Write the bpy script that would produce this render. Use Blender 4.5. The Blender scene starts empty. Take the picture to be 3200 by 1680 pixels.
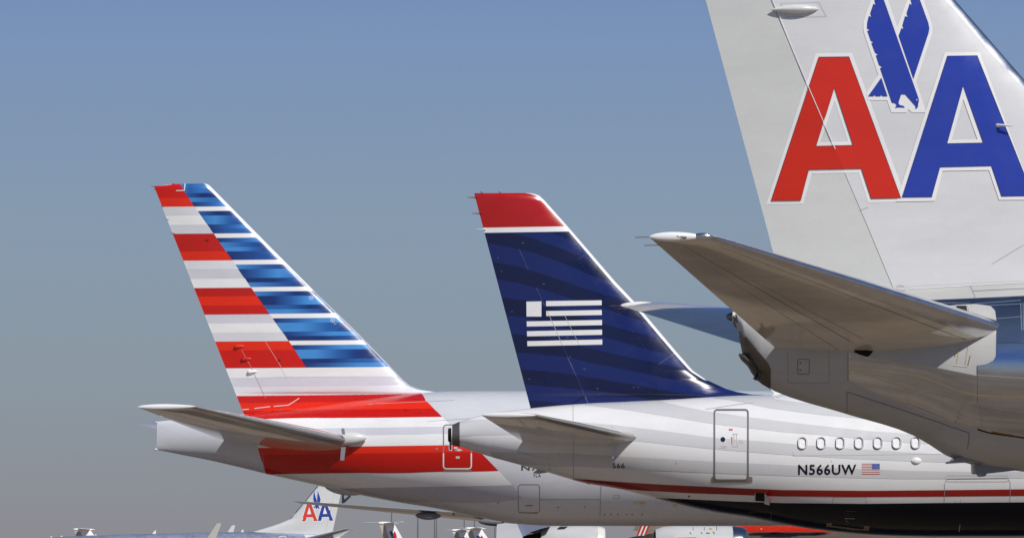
import bpy, bmesh, math, random
import numpy as np
from mathutils import Vector, Matrix
from mathutils.geometry import tessellate_polygon

# ------------------------------------------------------------------ camera, world, sun, exposure
SC = bpy.context.scene
COL = SC.collection
R = math.radians
CAMZ = 1.5
PITCH = math.atan(918 / 9900.0)
FPX = 9900.0 / math.cos(PITCH)            # focal length in photo pixels (3200 wide)
cam_d = bpy.data.cameras.new("camera")
cam = bpy.data.objects.new("camera", cam_d)
COL.objects.link(cam)
cam_d.sensor_width = 36
cam_d.lens = 36 * FPX / 3200
cam_d.clip_start = 0.5
cam_d.clip_end = 60000
cam.location = (0, 0, CAMZ)
cam.rotation_euler = (R(90) + PITCH, 0, 0)
SC.camera = cam

SUN_EL, SUN_AZ = 44.0, 33.0                # elevation; degrees to the right of straight behind the camera
sd = Vector((math.sin(R(SUN_AZ)) * math.cos(R(SUN_EL)), -math.cos(R(SUN_AZ)) * math.cos(R(SUN_EL)), math.sin(R(SUN_EL))))
W_ = bpy.data.worlds.new("World")
SC.world = W_
W_.use_nodes = True
nt = W_.node_tree
bg = nt.nodes["Background"]
sky = nt.nodes.new("ShaderNodeTexSky")
sky.sky_type = 'NISHITA'
sky.sun_disc = False
sky.sun_elevation = R(SUN_EL)
sky.sun_rotation = math.atan2(sd.x, sd.y)
sky.altitude = 200
sky.air_density = 0.75
sky.dust_density = 0.3
sky.ozone_density = 3.0
SKY = 0.06
tcw = nt.nodes.new("ShaderNodeTexCoord"); sep = nt.nodes.new("ShaderNodeSeparateXYZ"); nt.links.new(tcw.outputs['Generated'], sep.inputs[0])
rw = nt.nodes.new("ShaderNodeValToRGB")
mpw = nt.nodes.new("ShaderNodeMapping"); mpw.inputs['Scale'].default_value = (1, 1, 7); nt.links.new(tcw.outputs['Generated'], mpw.inputs[0])
nz = nt.nodes.new("ShaderNodeTexNoise"); nz.inputs['Scale'].default_value = 4; nz.inputs['Detail'].default_value = 6; nt.links.new(mpw.outputs[0], nz.inputs['Vector'])
ma = nt.nodes.new("ShaderNodeMath"); ma.operation = 'MULTIPLY_ADD'; nt.links.new(nz.outputs['Fac'], ma.inputs[0]); ma.inputs[1].default_value = .022; ma.inputs[2].default_value = -.011
mb = nt.nodes.new("ShaderNodeMath"); mb.operation = 'ADD'; nt.links.new(sep.outputs['Z'], mb.inputs[0]); nt.links.new(ma.outputs[0], mb.inputs[1]); nt.links.new(mb.outputs[0], rw.inputs[0])      # haze layers above the horizon
def _l(c): c /= 255; return ((c + .055) / 1.055) ** 2.4
stops = [(0.0, (140, 139, 144)), (.022, (140, 143, 150)), (.06, (139, 152, 163)), (.105, (135, 154, 174)), (.165, (122, 147, 184)), (.30, (54, 92, 172))]
while len(rw.color_ramp.elements) < len(stops): rw.color_ramp.elements.new(.5)
for e, (p_, c_) in zip(rw.color_ramp.elements, stops): e.position = p_; e.color = tuple(_l(v) for v in c_) + (1,)
hs = nt.nodes.new("ShaderNodeVectorMath"); hs.operation = 'SCALE'; hs.inputs['Scale'].default_value = 1 / SKY; nt.links.new(rw.outputs[0], hs.inputs[0])
hm = nt.nodes.new("ShaderNodeMapRange"); hm.interpolation_type = 'SMOOTHSTEP'; nt.links.new(sep.outputs['Z'], hm.inputs[0]); hm.inputs[1].default_value = .2; hm.inputs[2].default_value = .5
mxw = nt.nodes.new("ShaderNodeMix"); mxw.data_type = 'VECTOR'; nt.links.new(hm.outputs[0], mxw.inputs['Factor'])
nt.links.new(hs.outputs[0], mxw.inputs[4]); ns = nt.nodes.new('ShaderNodeVectorMath'); ns.operation = 'SCALE'; ns.inputs['Scale'].default_value = 1.25; nt.links.new(sky.outputs[0], ns.inputs[0]); nt.links.new(ns.outputs[0], mxw.inputs[5]); nt.links.new(mxw.outputs[1], bg.inputs[0])
bg.inputs[1].default_value = SKY
sun_d = bpy.data.lights.new("sun", 'SUN')
sun_d.energy = 3.75
sun_d.angle = R(0.53)
sun_d.color = (1.0, 0.955, 0.89)
sun = bpy.data.objects.new("sun", sun_d)
COL.objects.link(sun)
sun.rotation_euler = (-sd).to_track_quat('-Z', 'Y').to_euler()
SC.view_settings.view_transform = 'Standard'
SC.view_settings.look = 'None'
SC.view_settings.exposure = 0
SC.view_settings.gamma = 1
SC.render.engine = 'CYCLES'

# ------------------------------------------------------------------ measuring helpers
CP, SP = math.cos(PITCH), math.sin(PITCH)
def ray(px, py):
    a, b = (px - 1600), (840 - py)
    return (a, FPX * CP - b * SP, FPX * SP + b * CP)
def at(px, py, Y):
    """point of the photo, standing at distance Y"""
    r = ray(px, py); k = Y / r[1]
    return Vector((r[0] * k, Y, CAMZ + r[2] * k))
ZM = {1: (400, 540, .5474), 2: (1400, 560, .5474), 3: (2160, 0, .5177), 4: (1960, 640, .6362), 5: (400, 1200, .4270),
      6: (1300, 1200, .3882), 7: (2200, 1200, .3882), 8: (0, 1480, .4658), 9: (1480, 700, .4438), 10: (460, 560, .2514),
      11: (760, 880, .2515), 12: (2600, 0, .2811), 13: (2260, 1160, .2329), 14: (2660, 860, .2959), 15: (2240, 940, .2219),
      16: (1440, 1560, .3882), 17: (900, 1500, .2329), 18: (2200, 1580, .3882), 19: (100, 1580, .2329), 20: (600, 1580, .2329),
      21: (1980, 700, .2219), 22: (1700, 1220, .2663), 23: (1840, 880, .2959), 24: (1400, 1240, .2367), 25: (2440, 1340, .2950),
      26: (2700, 0, .2219)}
def Z(k, pts):
    ox, oy, s = ZM[k]
    return [(ox + x * s, oy + y * s) for x, y in pts]
def lin(c):
    c /= 255.0
    return c / 12.92 if c <= .04045 else ((c + .055) / 1.055) ** 2.4
def C(r, g, b, k=1.12):
    return tuple(min(.86, lin(v) * k) for v in (r, g, b)) + (1.0,)

def pchip(xs, ys):
    xs = np.array(xs, float); ys = np.array(ys, float)
    h = np.diff(xs); d = np.diff(ys) / h
    m = np.zeros(len(xs)); m[0] = d[0]; m[-1] = d[-1]
    for i in range(1, len(xs) - 1):
        if d[i-1] * d[i] > 0:
            w1 = 2 * h[i] + h[i-1]; w2 = h[i] + 2 * h[i-1]
            m[i] = (w1 + w2) / (w1 / d[i-1] + w2 / d[i])
    def f(x):
        if x <= xs[0]: return float(ys[0])
        if x >= xs[-1]: return float(ys[-1])
        i = int(np.searchsorted(xs, x) - 1); i = max(0, min(i, len(h) - 1))
        t = (x - xs[i]) / h[i]
        return float((2*t**3 - 3*t**2 + 1) * ys[i] + (t**3 - 2*t**2 + t) * h[i] * m[i] + (-2*t**3 + 3*t**2) * ys[i+1] + (t**3 - t**2) * h[i] * m[i+1])
    return f
def poly_z(pts, Y):
    """polyline in photo points, top to bottom -> x as a function of z"""
    P = sorted(((at(x, y, Y).z, at(x, y, Y).x) for x, y in pts))
    zs = [p[0] for p in P]; xs = [p[1] for p in P]
    return (lambda z: float(np.interp(z, zs, xs))), zs

# ------------------------------------------------------------------ materials
def new_mat(name):
    m = bpy.data.materials.new(name); m.use_nodes = True
    n = m.node_tree.nodes; l = m.node_tree.links
    return m, n, l, n["Principled BSDF"]
def noise(n, l, scale, detail=4, stretch=None):
    tc = n.new("ShaderNodeTexCoord"); t = n.new("ShaderNodeTexNoise")
    t.inputs['Scale'].default_value = scale; t.inputs['Detail'].default_value = detail
    if stretch:
        mp = n.new("ShaderNodeMapping"); mp.inputs['Scale'].default_value = stretch
        l.new(tc.outputs['Object'], mp.inputs[0]); l.new(mp.outputs[0], t.inputs['Vector'])
    else: l.new(tc.outputs['Object'], t.inputs['Vector'])
    return t.outputs['Fac']
def rng(n, l, fac, a, b, lo=.3, hi=.7):
    r = n.new("ShaderNodeMapRange"); l.new(fac, r.inputs[0])
    r.inputs[1].default_value = lo; r.inputs[2].default_value = hi; r.inputs[3].default_value = a; r.inputs[4].default_value = b
    return r.outputs[0]
def mat_paint(name, rough=.22, dirt=.07, metal=0.0, bump=.0, coat=.3):
    m, n, l, b = new_mat(name)
    at_ = n.new("ShaderNodeAttribute"); at_.attribute_name = "Col"
    f1 = rng(n, l, noise(n, l, .9, 6, (.5, 1, 1.6)), 1 - dirt, 1.02)
    f2 = rng(n, l, noise(n, l, 7, 5, (.25, 1, 1)), 1 - dirt * .5, 1.0)
    mu = n.new("ShaderNodeMath"); mu.operation = 'MULTIPLY'; l.new(f1, mu.inputs[0]); l.new(f2, mu.inputs[1])
    vm = n.new("ShaderNodeVectorMath"); vm.operation = 'SCALE'
    l.new(at_.outputs['Color'], vm.inputs[0]); l.new(mu.outputs[0], vm.inputs['Scale'])
    l.new(vm.outputs[0], b.inputs['Base Color'])
    l.new(rng(n, l, noise(n, l, 2.3, 5), rough * .75, rough * 1.35), b.inputs['Roughness'])
    b.inputs['Metallic'].default_value = metal
    b.inputs['Coat Weight'].default_value = coat; b.inputs['Coat Roughness'].default_value = .05 if coat > .9 else .08
    if bump:
        bp = n.new("ShaderNodeBump"); bp.inputs['Strength'].default_value = 1; bp.inputs['Distance'].default_value = bump
        l.new(noise(n, l, 1.3, 2, (1, 1, 1.8)), bp.inputs['Height']); l.new(bp.outputs[0], b.inputs['Normal'])
    return m
M_PAINT = mat_paint("gloss_paint", .24, .06, bump=.0018, coat=.15)
M_PEARL = mat_paint("mica_silver_paint", .3, .06, bump=.0018)
M_UNDER = mat_paint("grey_wing_paint", .14, .22, bump=.0008, coat=1.0)
M_COMP = mat_paint("matt_composite_paint", .45, .12, coat=.0)
M_METAL = mat_paint("polished_aluminium", .1, .16, metal=1.0, bump=.004, coat=0)
M_LEAD = mat_paint("bright_leading_edge_metal", .2, .06, metal=1.0, coat=0)
M_DARKM = mat_paint("heat_stained_and_sky_tinted_metal", .38, .3, metal=.6, coat=0)
M_NAVY = mat_paint("dark_navy_paint", .2, .1, bump=.0015, coat=0); M_NAVY.node_tree.nodes['Principled BSDF'].inputs['Specular IOR Level'].default_value = .2
M_MATT = mat_paint("matt_black_void", .9, .05, coat=0)
MATS = [M_PAINT, M_METAL, M_DARKM, M_MATT, M_UNDER, M_COMP, M_PEARL, M_LEAD, M_NAVY]
PAINT, METAL, DARKM, MATT, UNDER, COMP, PEARL, LEAD, NAVY = range(9)

# ------------------------------------------------------------------ mesh parts
class Part:
    def __init__(s): s.v = []; s.f = []; s.c = []; s.m = []; s.n = {}; s.sm = []
    def add(s, vs, fs, col, mat=PAINT, normals=None, smooth=True):
        o = len(s.v); vs = [Vector(p) for p in vs]; s.v += vs
        if normals:                       # wind every face to agree with its surface normal
            out = []
            for f in fs:
                g = Vector((0, 0, 0))
                for i in range(1, len(f) - 1): g += (vs[f[i]] - vs[f[0]]).cross(vs[f[i+1]] - vs[f[0]])
                if g.length < 1e-10: continue
                out.append(f if g.dot(normals[f[0]]) > 0 else tuple(f)[::-1])
            fs = out
        s.f += [tuple(o + i for i in f) for f in fs]
        s.c += list(col) if isinstance(col, list) else [col] * len(vs)
        s.m += [mat] * len(fs); s.sm += [smooth] * len(fs)
        if normals:
            for i, q in enumerate(normals): s.n[o + i] = q
    def build(s, name, parent, label=None):
        me = bpy.data.meshes.new(name); loc = origin(parent)
        me.from_pydata([tuple(p - loc) for p in s.v], [], s.f)
        used = sorted(set(s.m)); mp = {u: i for i, u in enumerate(used)}
        for u in used: me.materials.append(MATS[u])
        me.polygons.foreach_set('material_index', [mp[x] for x in s.m])
        me.polygons.foreach_set('use_smooth', s.sm)
        ca = me.color_attributes.new('Col', 'FLOAT_COLOR', 'POINT')
        ca.data.foreach_set('color', np.array(s.c, dtype=np.float32).ravel())
        me.update()
        if s.n:
            nn = [tuple(v.normal) for v in me.vertices]
            for i, q in s.n.items(): nn[i] = tuple(q)
            me.normals_split_custom_set_from_vertices(nn)
        o = bpy.data.objects.new(name, me); COL.objects.link(o); o.parent = parent
        if label: o['label'] = label
        return o
def origin(p):
    v = Vector((0, 0, 0))
    while p is not None: v += p.location; p = p.parent
    return v
def thing(name, label, cat, loc, group=None):
    o = bpy.data.objects.new(name, None); COL.objects.link(o); o.location = loc
    o['label'] = label; o['category'] = cat
    if group: o['group'] = group
    o.empty_display_size = .5
    return o
def tris(outer, holes=()):
    loops = [[Vector((x, y, 0)) for x, y in outer]] + [[Vector((x, y, 0)) for x, y in h] for h in holes]
    flat = [(p.x, p.y) for lp in loops for p in lp]
    return flat, tessellate_polygon(loops)
def dens(pts, step, closed=True):
    out = []; n = len(pts)
    for i in range(n if closed else n - 1):
        a, b = pts[i], pts[(i + 1) % n]; k = max(1, int(math.dist(a, b) / step))
        out += [(a[0] + (b[0] - a[0]) * j / k, a[1] + (b[1] - a[1]) * j / k) for j in range(k)]
    if not closed: out.append(pts[-1])
    return out
def ribbon(pts, w, closed=False):
    n = len(pts); L = []; Rr = []
    for i in range(n):
        a = pts[(i - 1) % n] if (closed or i > 0) else None
        b = pts[(i + 1) % n] if (closed or i < n - 1) else None
        p = pts[i]; ds = []
        if a is not None: ds.append(Vector((p[0]-a[0], p[1]-a[1])).normalized())
        if b is not None: ds.append(Vector((b[0]-p[0], b[1]-p[1])).normalized())
        t = sum(ds, Vector((0, 0)))
        t = t.normalized() if t.length > .05 else ds[0]
        k = 1.0 / max(.5, abs(t.dot(ds[0])))
        nx, ny = -t.y * w / 2 * k, t.x * w / 2 * k
        L.append((p[0] + nx, p[1] + ny)); Rr.append((p[0] - nx, p[1] - ny))
    fs = [(i, (i + 1) % n, n + (i + 1) % n, n + i) for i in range(n if closed else n - 1)]
    return L + Rr, fs
def rrect(x0, y0, x1, y1, r, k=4):
    out = []
    for cx, cy, a0 in ((x1 - r, y1 - r, 0), (x0 + r, y1 - r, 90), (x0 + r, y0 + r, 180), (x1 - r, y0 + r, 270)):
        for i in range(k + 1):
            a = R(a0 + 90 * i / k); out.append((cx + r * math.cos(a), cy + r * math.sin(a)))
    return out
def circ(cx, cy, r, k=16): return [(cx + r * math.cos(2*math.pi*i/k), cy + r * math.sin(2*math.pi*i/k)) for i in range(k)]
_txt = {}
def text_mesh(s, bold=.0):
    if (s, bold) in _txt: return _txt[(s, bold)]
    cu = bpy.data.curves.new("lettering", 'FONT'); cu.body = s; cu.offset = bold; cu.resolution_u = 3; cu.space_character = 1.1
    ob = bpy.data.objects.new("lettering", cu); COL.objects.link(ob)
    dg = bpy.context.evaluated_depsgraph_get(); me = ob.evaluated_get(dg).to_mesh()
    vs = [(v.co.x, v.co.y) for v in me.vertices]; fs = [tuple(p.vertices) for p in me.polygons]
    ob.evaluated_get(dg).to_mesh_clear(); bpy.data.objects.remove(ob); bpy.data.curves.remove(cu)
    _txt[(s, bold)] = (vs, fs); return vs, fs
def text_px(s, x0, y0, x1, y1, bold=0, slope=0):
    vs, fs = text_mesh(s, bold)
    ax = min(v[0] for v in vs); bx = max(v[0] for v in vs); ay = min(v[1] for v in vs); by = max(v[1] for v in vs)
    return [(x0 + (v[0]-ax)/(bx-ax)*(x1-x0), y1 - (v[1]-ay)/(by-ay)*(y1-y0) + slope*(v[0]-ax)/(bx-ax)) for v in vs], fs

def cut(verts, faces, lines):
    """cut a flat mesh by lines (point, normal) -> verts, faces"""
    bm = bmesh.new(); bv = [bm.verts.new((x, y, 0)) for x, y in verts]
    for f in faces:
        try: bm.faces.new([bv[i] for i in f])
        except ValueError: pass
    for co, no in lines:
        bmesh.ops.bisect_plane(bm, geom=bm.verts[:] + bm.edges[:] + bm.faces[:], dist=1e-6, plane_co=co, plane_no=no)
    bm.verts.index_update()
    out = [(v.co.x, v.co.y) for v in bm.verts], [tuple(v.index for v in f.verts) for f in bm.faces]
    bm.free(); return out

LAY = .0045
class Fuse:
    """aircraft body: oval sections between a top and a bottom profile"""
    GX, GT = .35, 3.75
    def __init__(s, Y, top, bot, wid, pw=2.0):
        s.Y = Y
        T = [at(x, y, Y) for x, y in top]; B = [at(x, y, Y) for x, y in bot]; Wd = [(at(x, 1400, Y).x, w) for x, w in wid]
        s.zt = pchip([p.x for p in T], [p.z for p in T]); s.zb = pchip([p.x for p in B], [p.z for p in B])
        s.w = pchip([a for a, b in Wd], [b for a, b in Wd])
        s.x0 = max(T[0].x, B[0].x); s.x1 = min(T[-1].x, B[-1].x)
    def pt(s, x, th):
        a, b = s.zt(x), s.zb(x); c, h = (a + b) / 2, (a - b) / 2
        return Vector((x, s.Y - s.w(x) * math.cos(th), c + h * math.sin(th)))
    def nrm(s, x, th):
        e = .02; a = s.pt(x + e, th) - s.pt(x - e, th); b = s.pt(x, th + .01) - s.pt(x, th - .01)
        q = a.cross(b)
        if q.length < 1e-9: q = Vector((0, -1, 0))
        q.normalize()
        o = Vector((0, -math.cos(th), math.sin(th)))
        return q if q.dot(o) > 0 else -q
    def par(s, px, py):
        y = s.Y - .5
        for _ in range(14):
            p = at(px, py, y); a, b = s.zt(p.x), s.zb(p.x)
            t = max(-1, min(1, (p.z - (a + b) / 2) / max(.01, (a - b) / 2)))
            y = .5 * y + .5 * (s.Y - s.w(p.x) * math.sqrt(max(0, 1 - t * t)))
        return min(max(p.x, s.x0 + .001), s.x1), math.asin(t)
    def stations(s):
        k0 = math.ceil(s.x0 / s.GX); k1 = math.floor(s.x1 / s.GX)
        xs = [s.x0] + [s.x0 + (k0 * s.GX - s.x0) * q for q in (.3, .65)] + [k * s.GX for k in range(k0, k1 + 1)] + [s.x1]
        return [x for i, x in enumerate(xs) if i == 0 or x - xs[i-1] > 1e-4]
    def body(s, part, col, mat):
        xs = s.stations(); n = int(360 / s.GT); vs = []; ns = []
        for x in xs:
            for j in range(n):
                th = -math.pi / 2 + 2 * math.pi * j / n
                vs.append(s.pt(x, th)); ns.append(s.nrm(x, th))
        fs = [(i*n + j, (i+1)*n + j, (i+1)*n + (j+1) % n, i*n + (j+1) % n) for i in range(len(xs)-1) for j in range(n)]
        part.add(vs, fs, col, mat, ns)
        m = len(xs) - 1
        part.add([vs[j] for j in range(n)], [tuple(range(n-1, -1, -1))], col, mat, smooth=False)
        part.add([vs[m*n + j] for j in range(n)], [tuple(range(n))], col, mat, smooth=False)
    def decal2(s, part, verts, faces, col, lay=1, mat=PAINT, off=None, pad=0):
        P = [s.par(x, y) for x, y in verts]
        s.decal_par(part, P, faces, col, lay, mat, off)
    def decal_par(s, part, P, faces, col, lay=1, mat=PAINT, off=None):
        K = 1.0
        xa, xb = min(p[0] for p in P), max(p[0] for p in P); ta, tb = min(p[1] for p in P), max(p[1] for p in P)
        lines = [((k * s.GX, 0, 0), (1, 0, 0)) for k in range(math.ceil(xa / s.GX), math.floor(xb / s.GX) + 1)]
        g = R(s.GT)
        lines += [((0, k * g, 0), (0, 1, 0)) for k in range(math.ceil(ta / g), math.floor(tb / g) + 1)]
        vv, ff = cut(P, faces, lines)
        d = LAY * lay if off is None else off
        vs = []; ns = []
        for x, t in vv:
            q = s.nrm(x, t); vs.append(s.pt(x, t) + q * d); ns.append(q)
        part.add(vs, ff, col, mat, ns)
    def decal(s, part, poly, col, lay=1, mat=PAINT, holes=(), step=25):
        v, f = tris(dens(poly, step), [dens(h, step) for h in holes])
        s.decal2(part, v, f, col, lay, mat)
    def band(s, part, upper, lower, col, lay=1, mat=PAINT, round_belly=False):
        """stripe between two photo polylines (None = to the keel / round to the other side)"""
        U = [s.par(x, y) for x, y in dens(upper, 40, False)]
        if lower is None: D = [(x, -math.pi * (1.0 if round_belly else .5)) for x, t in U]
        else: D = [s.par(x, y) for x, y in dens(lower, 40, False)]
        if upper and round_belly and lower is None:
            D = [(x, -math.pi - t) for x, t in U]
        v, f = tris(U + D[::-1])
        s.decal_par(part, v, f, col, lay, mat)
    def line(s, part, pts, w, col, lay=2, closed=False, mat=PAINT):
        v, f = ribbon(dens(pts, 40, closed), w, closed); s.decal2(part, v, f, col, lay, mat)
    def world(s, px, py, out=0.0):
        x, t = s.par(px, py); return s.pt(x, t) + s.nrm(x, t) * out

def naca(u):
    u = max(0.0, min(1.0, u)); return 10 * (.2969*math.sqrt(u) - .126*u - .3516*u*u + .2843*u**3 - .1036*u**4)
class Fin:
    """upright tail surface; leading edge on the right when dirn=1"""
    def __init__(s, Y, te, le, T0, T1, hinge=None, strip=None, bend=0.0, zbot=None, cols=30, rows=60):
        s.Y = Y
        s.te, a = poly_z(te, Y); s.le, b = poly_z(le, Y)
        s.z1 = min(max(a), max(b)); s.z0 = max(min(a), min(b)) if zbot is None else zbot
        s.zk = sorted(z for z in a + b if s.z0 < z < s.z1)
        s.hg = poly_z(hinge, Y)[0] if hinge else None
        s.st = poly_z(strip, Y)[0] if strip else None
        s.T0, s.T1, s.bend = T0, T1, bend; s.cols, s.rows = cols, rows
    def half(s, x, z):
        a, b = s.te(z), s.le(z); u = (b - x) / (b - a) if abs(b - a) > 1e-6 else 0
        k = (z - s.z0) / (s.z1 - s.z0); h = (s.T0 + (s.T1 - s.T0) * k) * naca(u)
        tip = (s.z1 - z) / .25
        if tip < 1: h *= math.sqrt(max(.02, 1 - (1 - tip) ** 2))
        return h
    def dy(s, x, z):
        if s.hg and s.bend:
            h = s.hg(z); sg = 1 if s.le(z) > s.te(z) else -1
            if (h - x) * sg > 0: return s.bend * (h - x) * sg
        return 0.0
    def y(s, x, z, side=-1): return s.Y + s.dy(x, z) + side * s.half(x, z)
    def nrm(s, x, z):
        e = .015
        return Vector(((s.y(x + e, z) - s.y(x - e, z)) / (2*e), -1, (s.y(x, z + e) - s.y(x, z - e)) / (2*e))).normalized()
    def seg(s, fa, fb, n, col, mat, cosine=False, part=None, colf=None):
        zs = s.levels()
        part = part or Part(); m = n + 1
        for side in (-1, 1):
            vs = []; cs = []
            for z in zs:
                a, b = fa(z), fb(z)
                for j in range(m):
                    t = j / n
                    if cosine: t = t * t
                    x = a + (b - a) * t; vs.append(Vector((x, s.y(x, z, side), z))); cs.append(colf(x, z) if colf else col)
            fs = [(i*m + j, i*m + j + 1, (i+1)*m + j + 1, (i+1)*m + j) for i in range(len(zs)-1) for j in range(n)]
            if side * (1 if s.le(s.z0) > s.te(s.z0) else -1) < 0: fs = [f[::-1] for f in fs]
            part.add(vs, fs, cs, mat)
        # caps: top, and the two upright ends
        def lid(ptsA, ptsB):
            k = len(ptsA); part.add(ptsA + ptsB, [(i, i+1, k+i+1, k+i) for i in range(k-1)], col, mat, smooth=False)
        for z in (zs[-1], zs[0]):
            xs = [fa(z) + (fb(z) - fa(z)) * j / n for j in range(m)]
            lid([Vector((x, s.y(x, z, -1), z)) for x in xs], [Vector((x, s.y(x, z, 1), z)) for x in xs])
        for fn in (fa, fb):
            lid([Vector((fn(z), s.y(fn(z), z, -1), z)) for z in zs], [Vector((fn(z), s.y(fn(z), z, 1), z)) for z in zs])
        return part
    def hx(s, z): return s.hg(z) if s.hg else s.te(z)
    def sx(s, z): return s.st(z) if s.st else s.le(z)
    def main(s, col, mat):
        if s.st: return s.seg(s.sx, s.hx, s.cols, col, mat)
        return s.seg(s.le, s.hx, s.cols, col, mat, cosine=True)
    def rudder(s, col, mat):
        g = .012 if s.le(s.z0) > s.te(s.z0) else -.012
        return s.seg(lambda z: s.hg(z) - g, s.te, 14, col, mat)
    def lead(s, col, mat, colf=None): return s.seg(s.le, s.sx, 10, col, mat, cosine=True, colf=colf)
    def toxz(s, px, py):
        y = s.Y
        for _ in range(6):
            p = at(px, py, y); lo, hi = sorted((s.te(p.z), s.sx(p.z)))
            z = min(max(p.z, s.z0), s.z1 - .004); x = min(max(p.x, lo + .002), hi - .002); y = s.y(x, z)
        return x, z
    def levels(s):
        zs = sorted(set([s.z0 + (s.z1 - s.z0) * i / s.rows for i in range(s.rows + 1)] + s.zk + [s.z1 - .25 * q for q in (.02, .08, .2, .4, .7)]))
        return [z for i, z in enumerate(zs) if i == 0 or z - zs[i-1] > 1e-3]
    def x2t(s, x, z):
        a, h, e = s.sx(z), s.hx(z), s.te(z); sg = 1 if a > e else -1
        if (x - h) * sg >= 0: return (x - a) / (h - a)
        return 1 + (x - h) / (e - h)
    def t2x(s, t, z):
        a, h, e = s.sx(z), s.hx(z), s.te(z)
        return a + (h - a) * t if t <= 1 else h + (e - h) * (t - 1)
    def decal2(s, parts, verts, faces, col, lay=1, mat=PAINT, grid=45, colf=None):
        """parts = (fin part, rudder part); painted on the same facets as the surface below"""
        P = []
        for p in verts:
            x, z = s.toxz(*p); P.append((s.x2t(x, z) * 4, z))
        ta, tb = min(p[0] for p in P), max(p[0] for p in P); za, zb = min(p[1] for p in P), max(p[1] for p in P)
        ts = [4 * k / s.cols for k in range(s.cols + 1)] + [4 + 4 * k / 14 for k in range(1, 15)]
        if not s.st: ts = [4 * (k / s.cols) ** 2 for k in range(s.cols + 1)] + [4 + 4 * k / 14 for k in range(1, 15)]
        lines = [((t, 0, 0), (1, 0, 0)) for t in ts if ta < t < tb] + [((0, z, 0), (0, 1, 0)) for z in s.levels() if za < z < zb]
        if grid < 45: lines += [((t + 2 / s.cols * k / 2, 0, 0), (1, 0, 0)) for t in ts for k in (1,) if ta < t + 1 / s.cols < tb]
        P2, F = cut(P, faces, lines); P2 = [(t / 4, z) for t, z in P2]
        grp = {0: [], 1: []}
        for f in F:
            ct = sum(P2[i][0] for i in f) / len(f)
            grp[1 if (s.hg and parts[1] is not None and ct > 1) else 0].append(f)
        for g, fl in grp.items():
            if not fl: continue
            used = sorted(set(i for f in fl for i in f)); mp = {u: i for i, u in enumerate(used)}
            vs = []; ns = []; cs = []
            for i in used:
                t, z = P2[i]; x = s.t2x(t, z); h = s.hx(z); sg = 1 if s.le(z) > s.te(z) else -1; xn = x
                if s.bend: xn = (h - sg*.05) if (g == 1 and (h - x)*sg < .05) else ((h + sg*.05) if (g == 0 and (x - h)*sg < .05) else x)
                q = s.nrm(xn, z); vs.append(Vector((x, s.y(x, z), z)) + q * LAY * lay); ns.append(q)
                if colf: cs.append(colf(x, z))
            parts[g].add(vs, [tuple(mp[i] for i in f) for f in fl], cs if colf else col, mat, ns)
    def decal(s, parts, poly, col, lay=1, mat=PAINT, holes=(), colf=None, grid=45):
        v, f = tris(dens(poly, 10), [dens(h, 10) for h in holes]); s.decal2(parts, v, f, col, lay, mat, grid, colf)
    def line(s, parts, pts, w, col, lay=3, closed=False):
        v, f = ribbon(dens(pts, 30, closed), w, closed); s.decal2(parts, v, f, col, lay)

def tube(part, path, radii, col, mat=PAINT, n=12, sy=1.0, ends=True):
    """swept tube; radii = number or list; path of world points"""
    path = [Vector(p) for p in path]; m = len(path); vs = []
    rr = radii if isinstance(radii, (list, tuple)) else [radii] * m
    for i, p in enumerate(path):
        t = (path[min(i+1, m-1)] - path[max(i-1, 0)]).normalized()
        up = Vector((0, 0, 1)) if abs(t.z) < .9 else Vector((1, 0, 0))
        a = t.cross(up).normalized(); b = a.cross(t).normalized()
        for j in range(n):
            an = 2*math.pi*j/n; vs.append(p + a * math.cos(an) * rr[i] * sy + b * math.sin(an) * rr[i])
    fs = [(i*n+j, i*n+(j+1) % n, (i+1)*n+(j+1) % n, (i+1)*n+j) for i in range(m-1) for j in range(n)]
    part.add(vs, fs, col, mat)
    if ends:
        part.add(vs[:n], [tuple(range(n-1, -1, -1))], col, mat, smooth=False)
        part.add(vs[-n:], [tuple(range(n))], col, mat, smooth=False)
def slab(part, outline, Y0, Y1, col, mat=PAINT, bev=0.0):
    """photo outline given its own thickness"""
    A = [at(x, y, (Y0+Y1)/2) for x, y in outline]; n = len(A)
    c = sum(A, Vector()) / n
    rings = []
    for y, k in ((Y0, 1 - bev), (Y0 + (Y1-Y0)*.3, 1), (Y1 - (Y1-Y0)*.3, 1), (Y1, 1 - bev)):
        rings.append([Vector((c.x + (p.x - c.x)*k, y, c.z + (p.z - c.z)*k)) for p in A])
    vs = sum(rings, [])
    fs = [(r*n+i, r*n+(i+1) % n, (r+1)*n+(i+1) % n, (r+1)*n+i) for r in range(3) for i in range(n)]
    part.add(vs, fs, col, mat, smooth=False)
    for r in (0, 3):
        v, f = tris([(p.x, p.z) for p in rings[r]])
        part.add([Vector((x, rings[r][0].y, z)) for x, z in v], f, col, mat, smooth=False)

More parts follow.
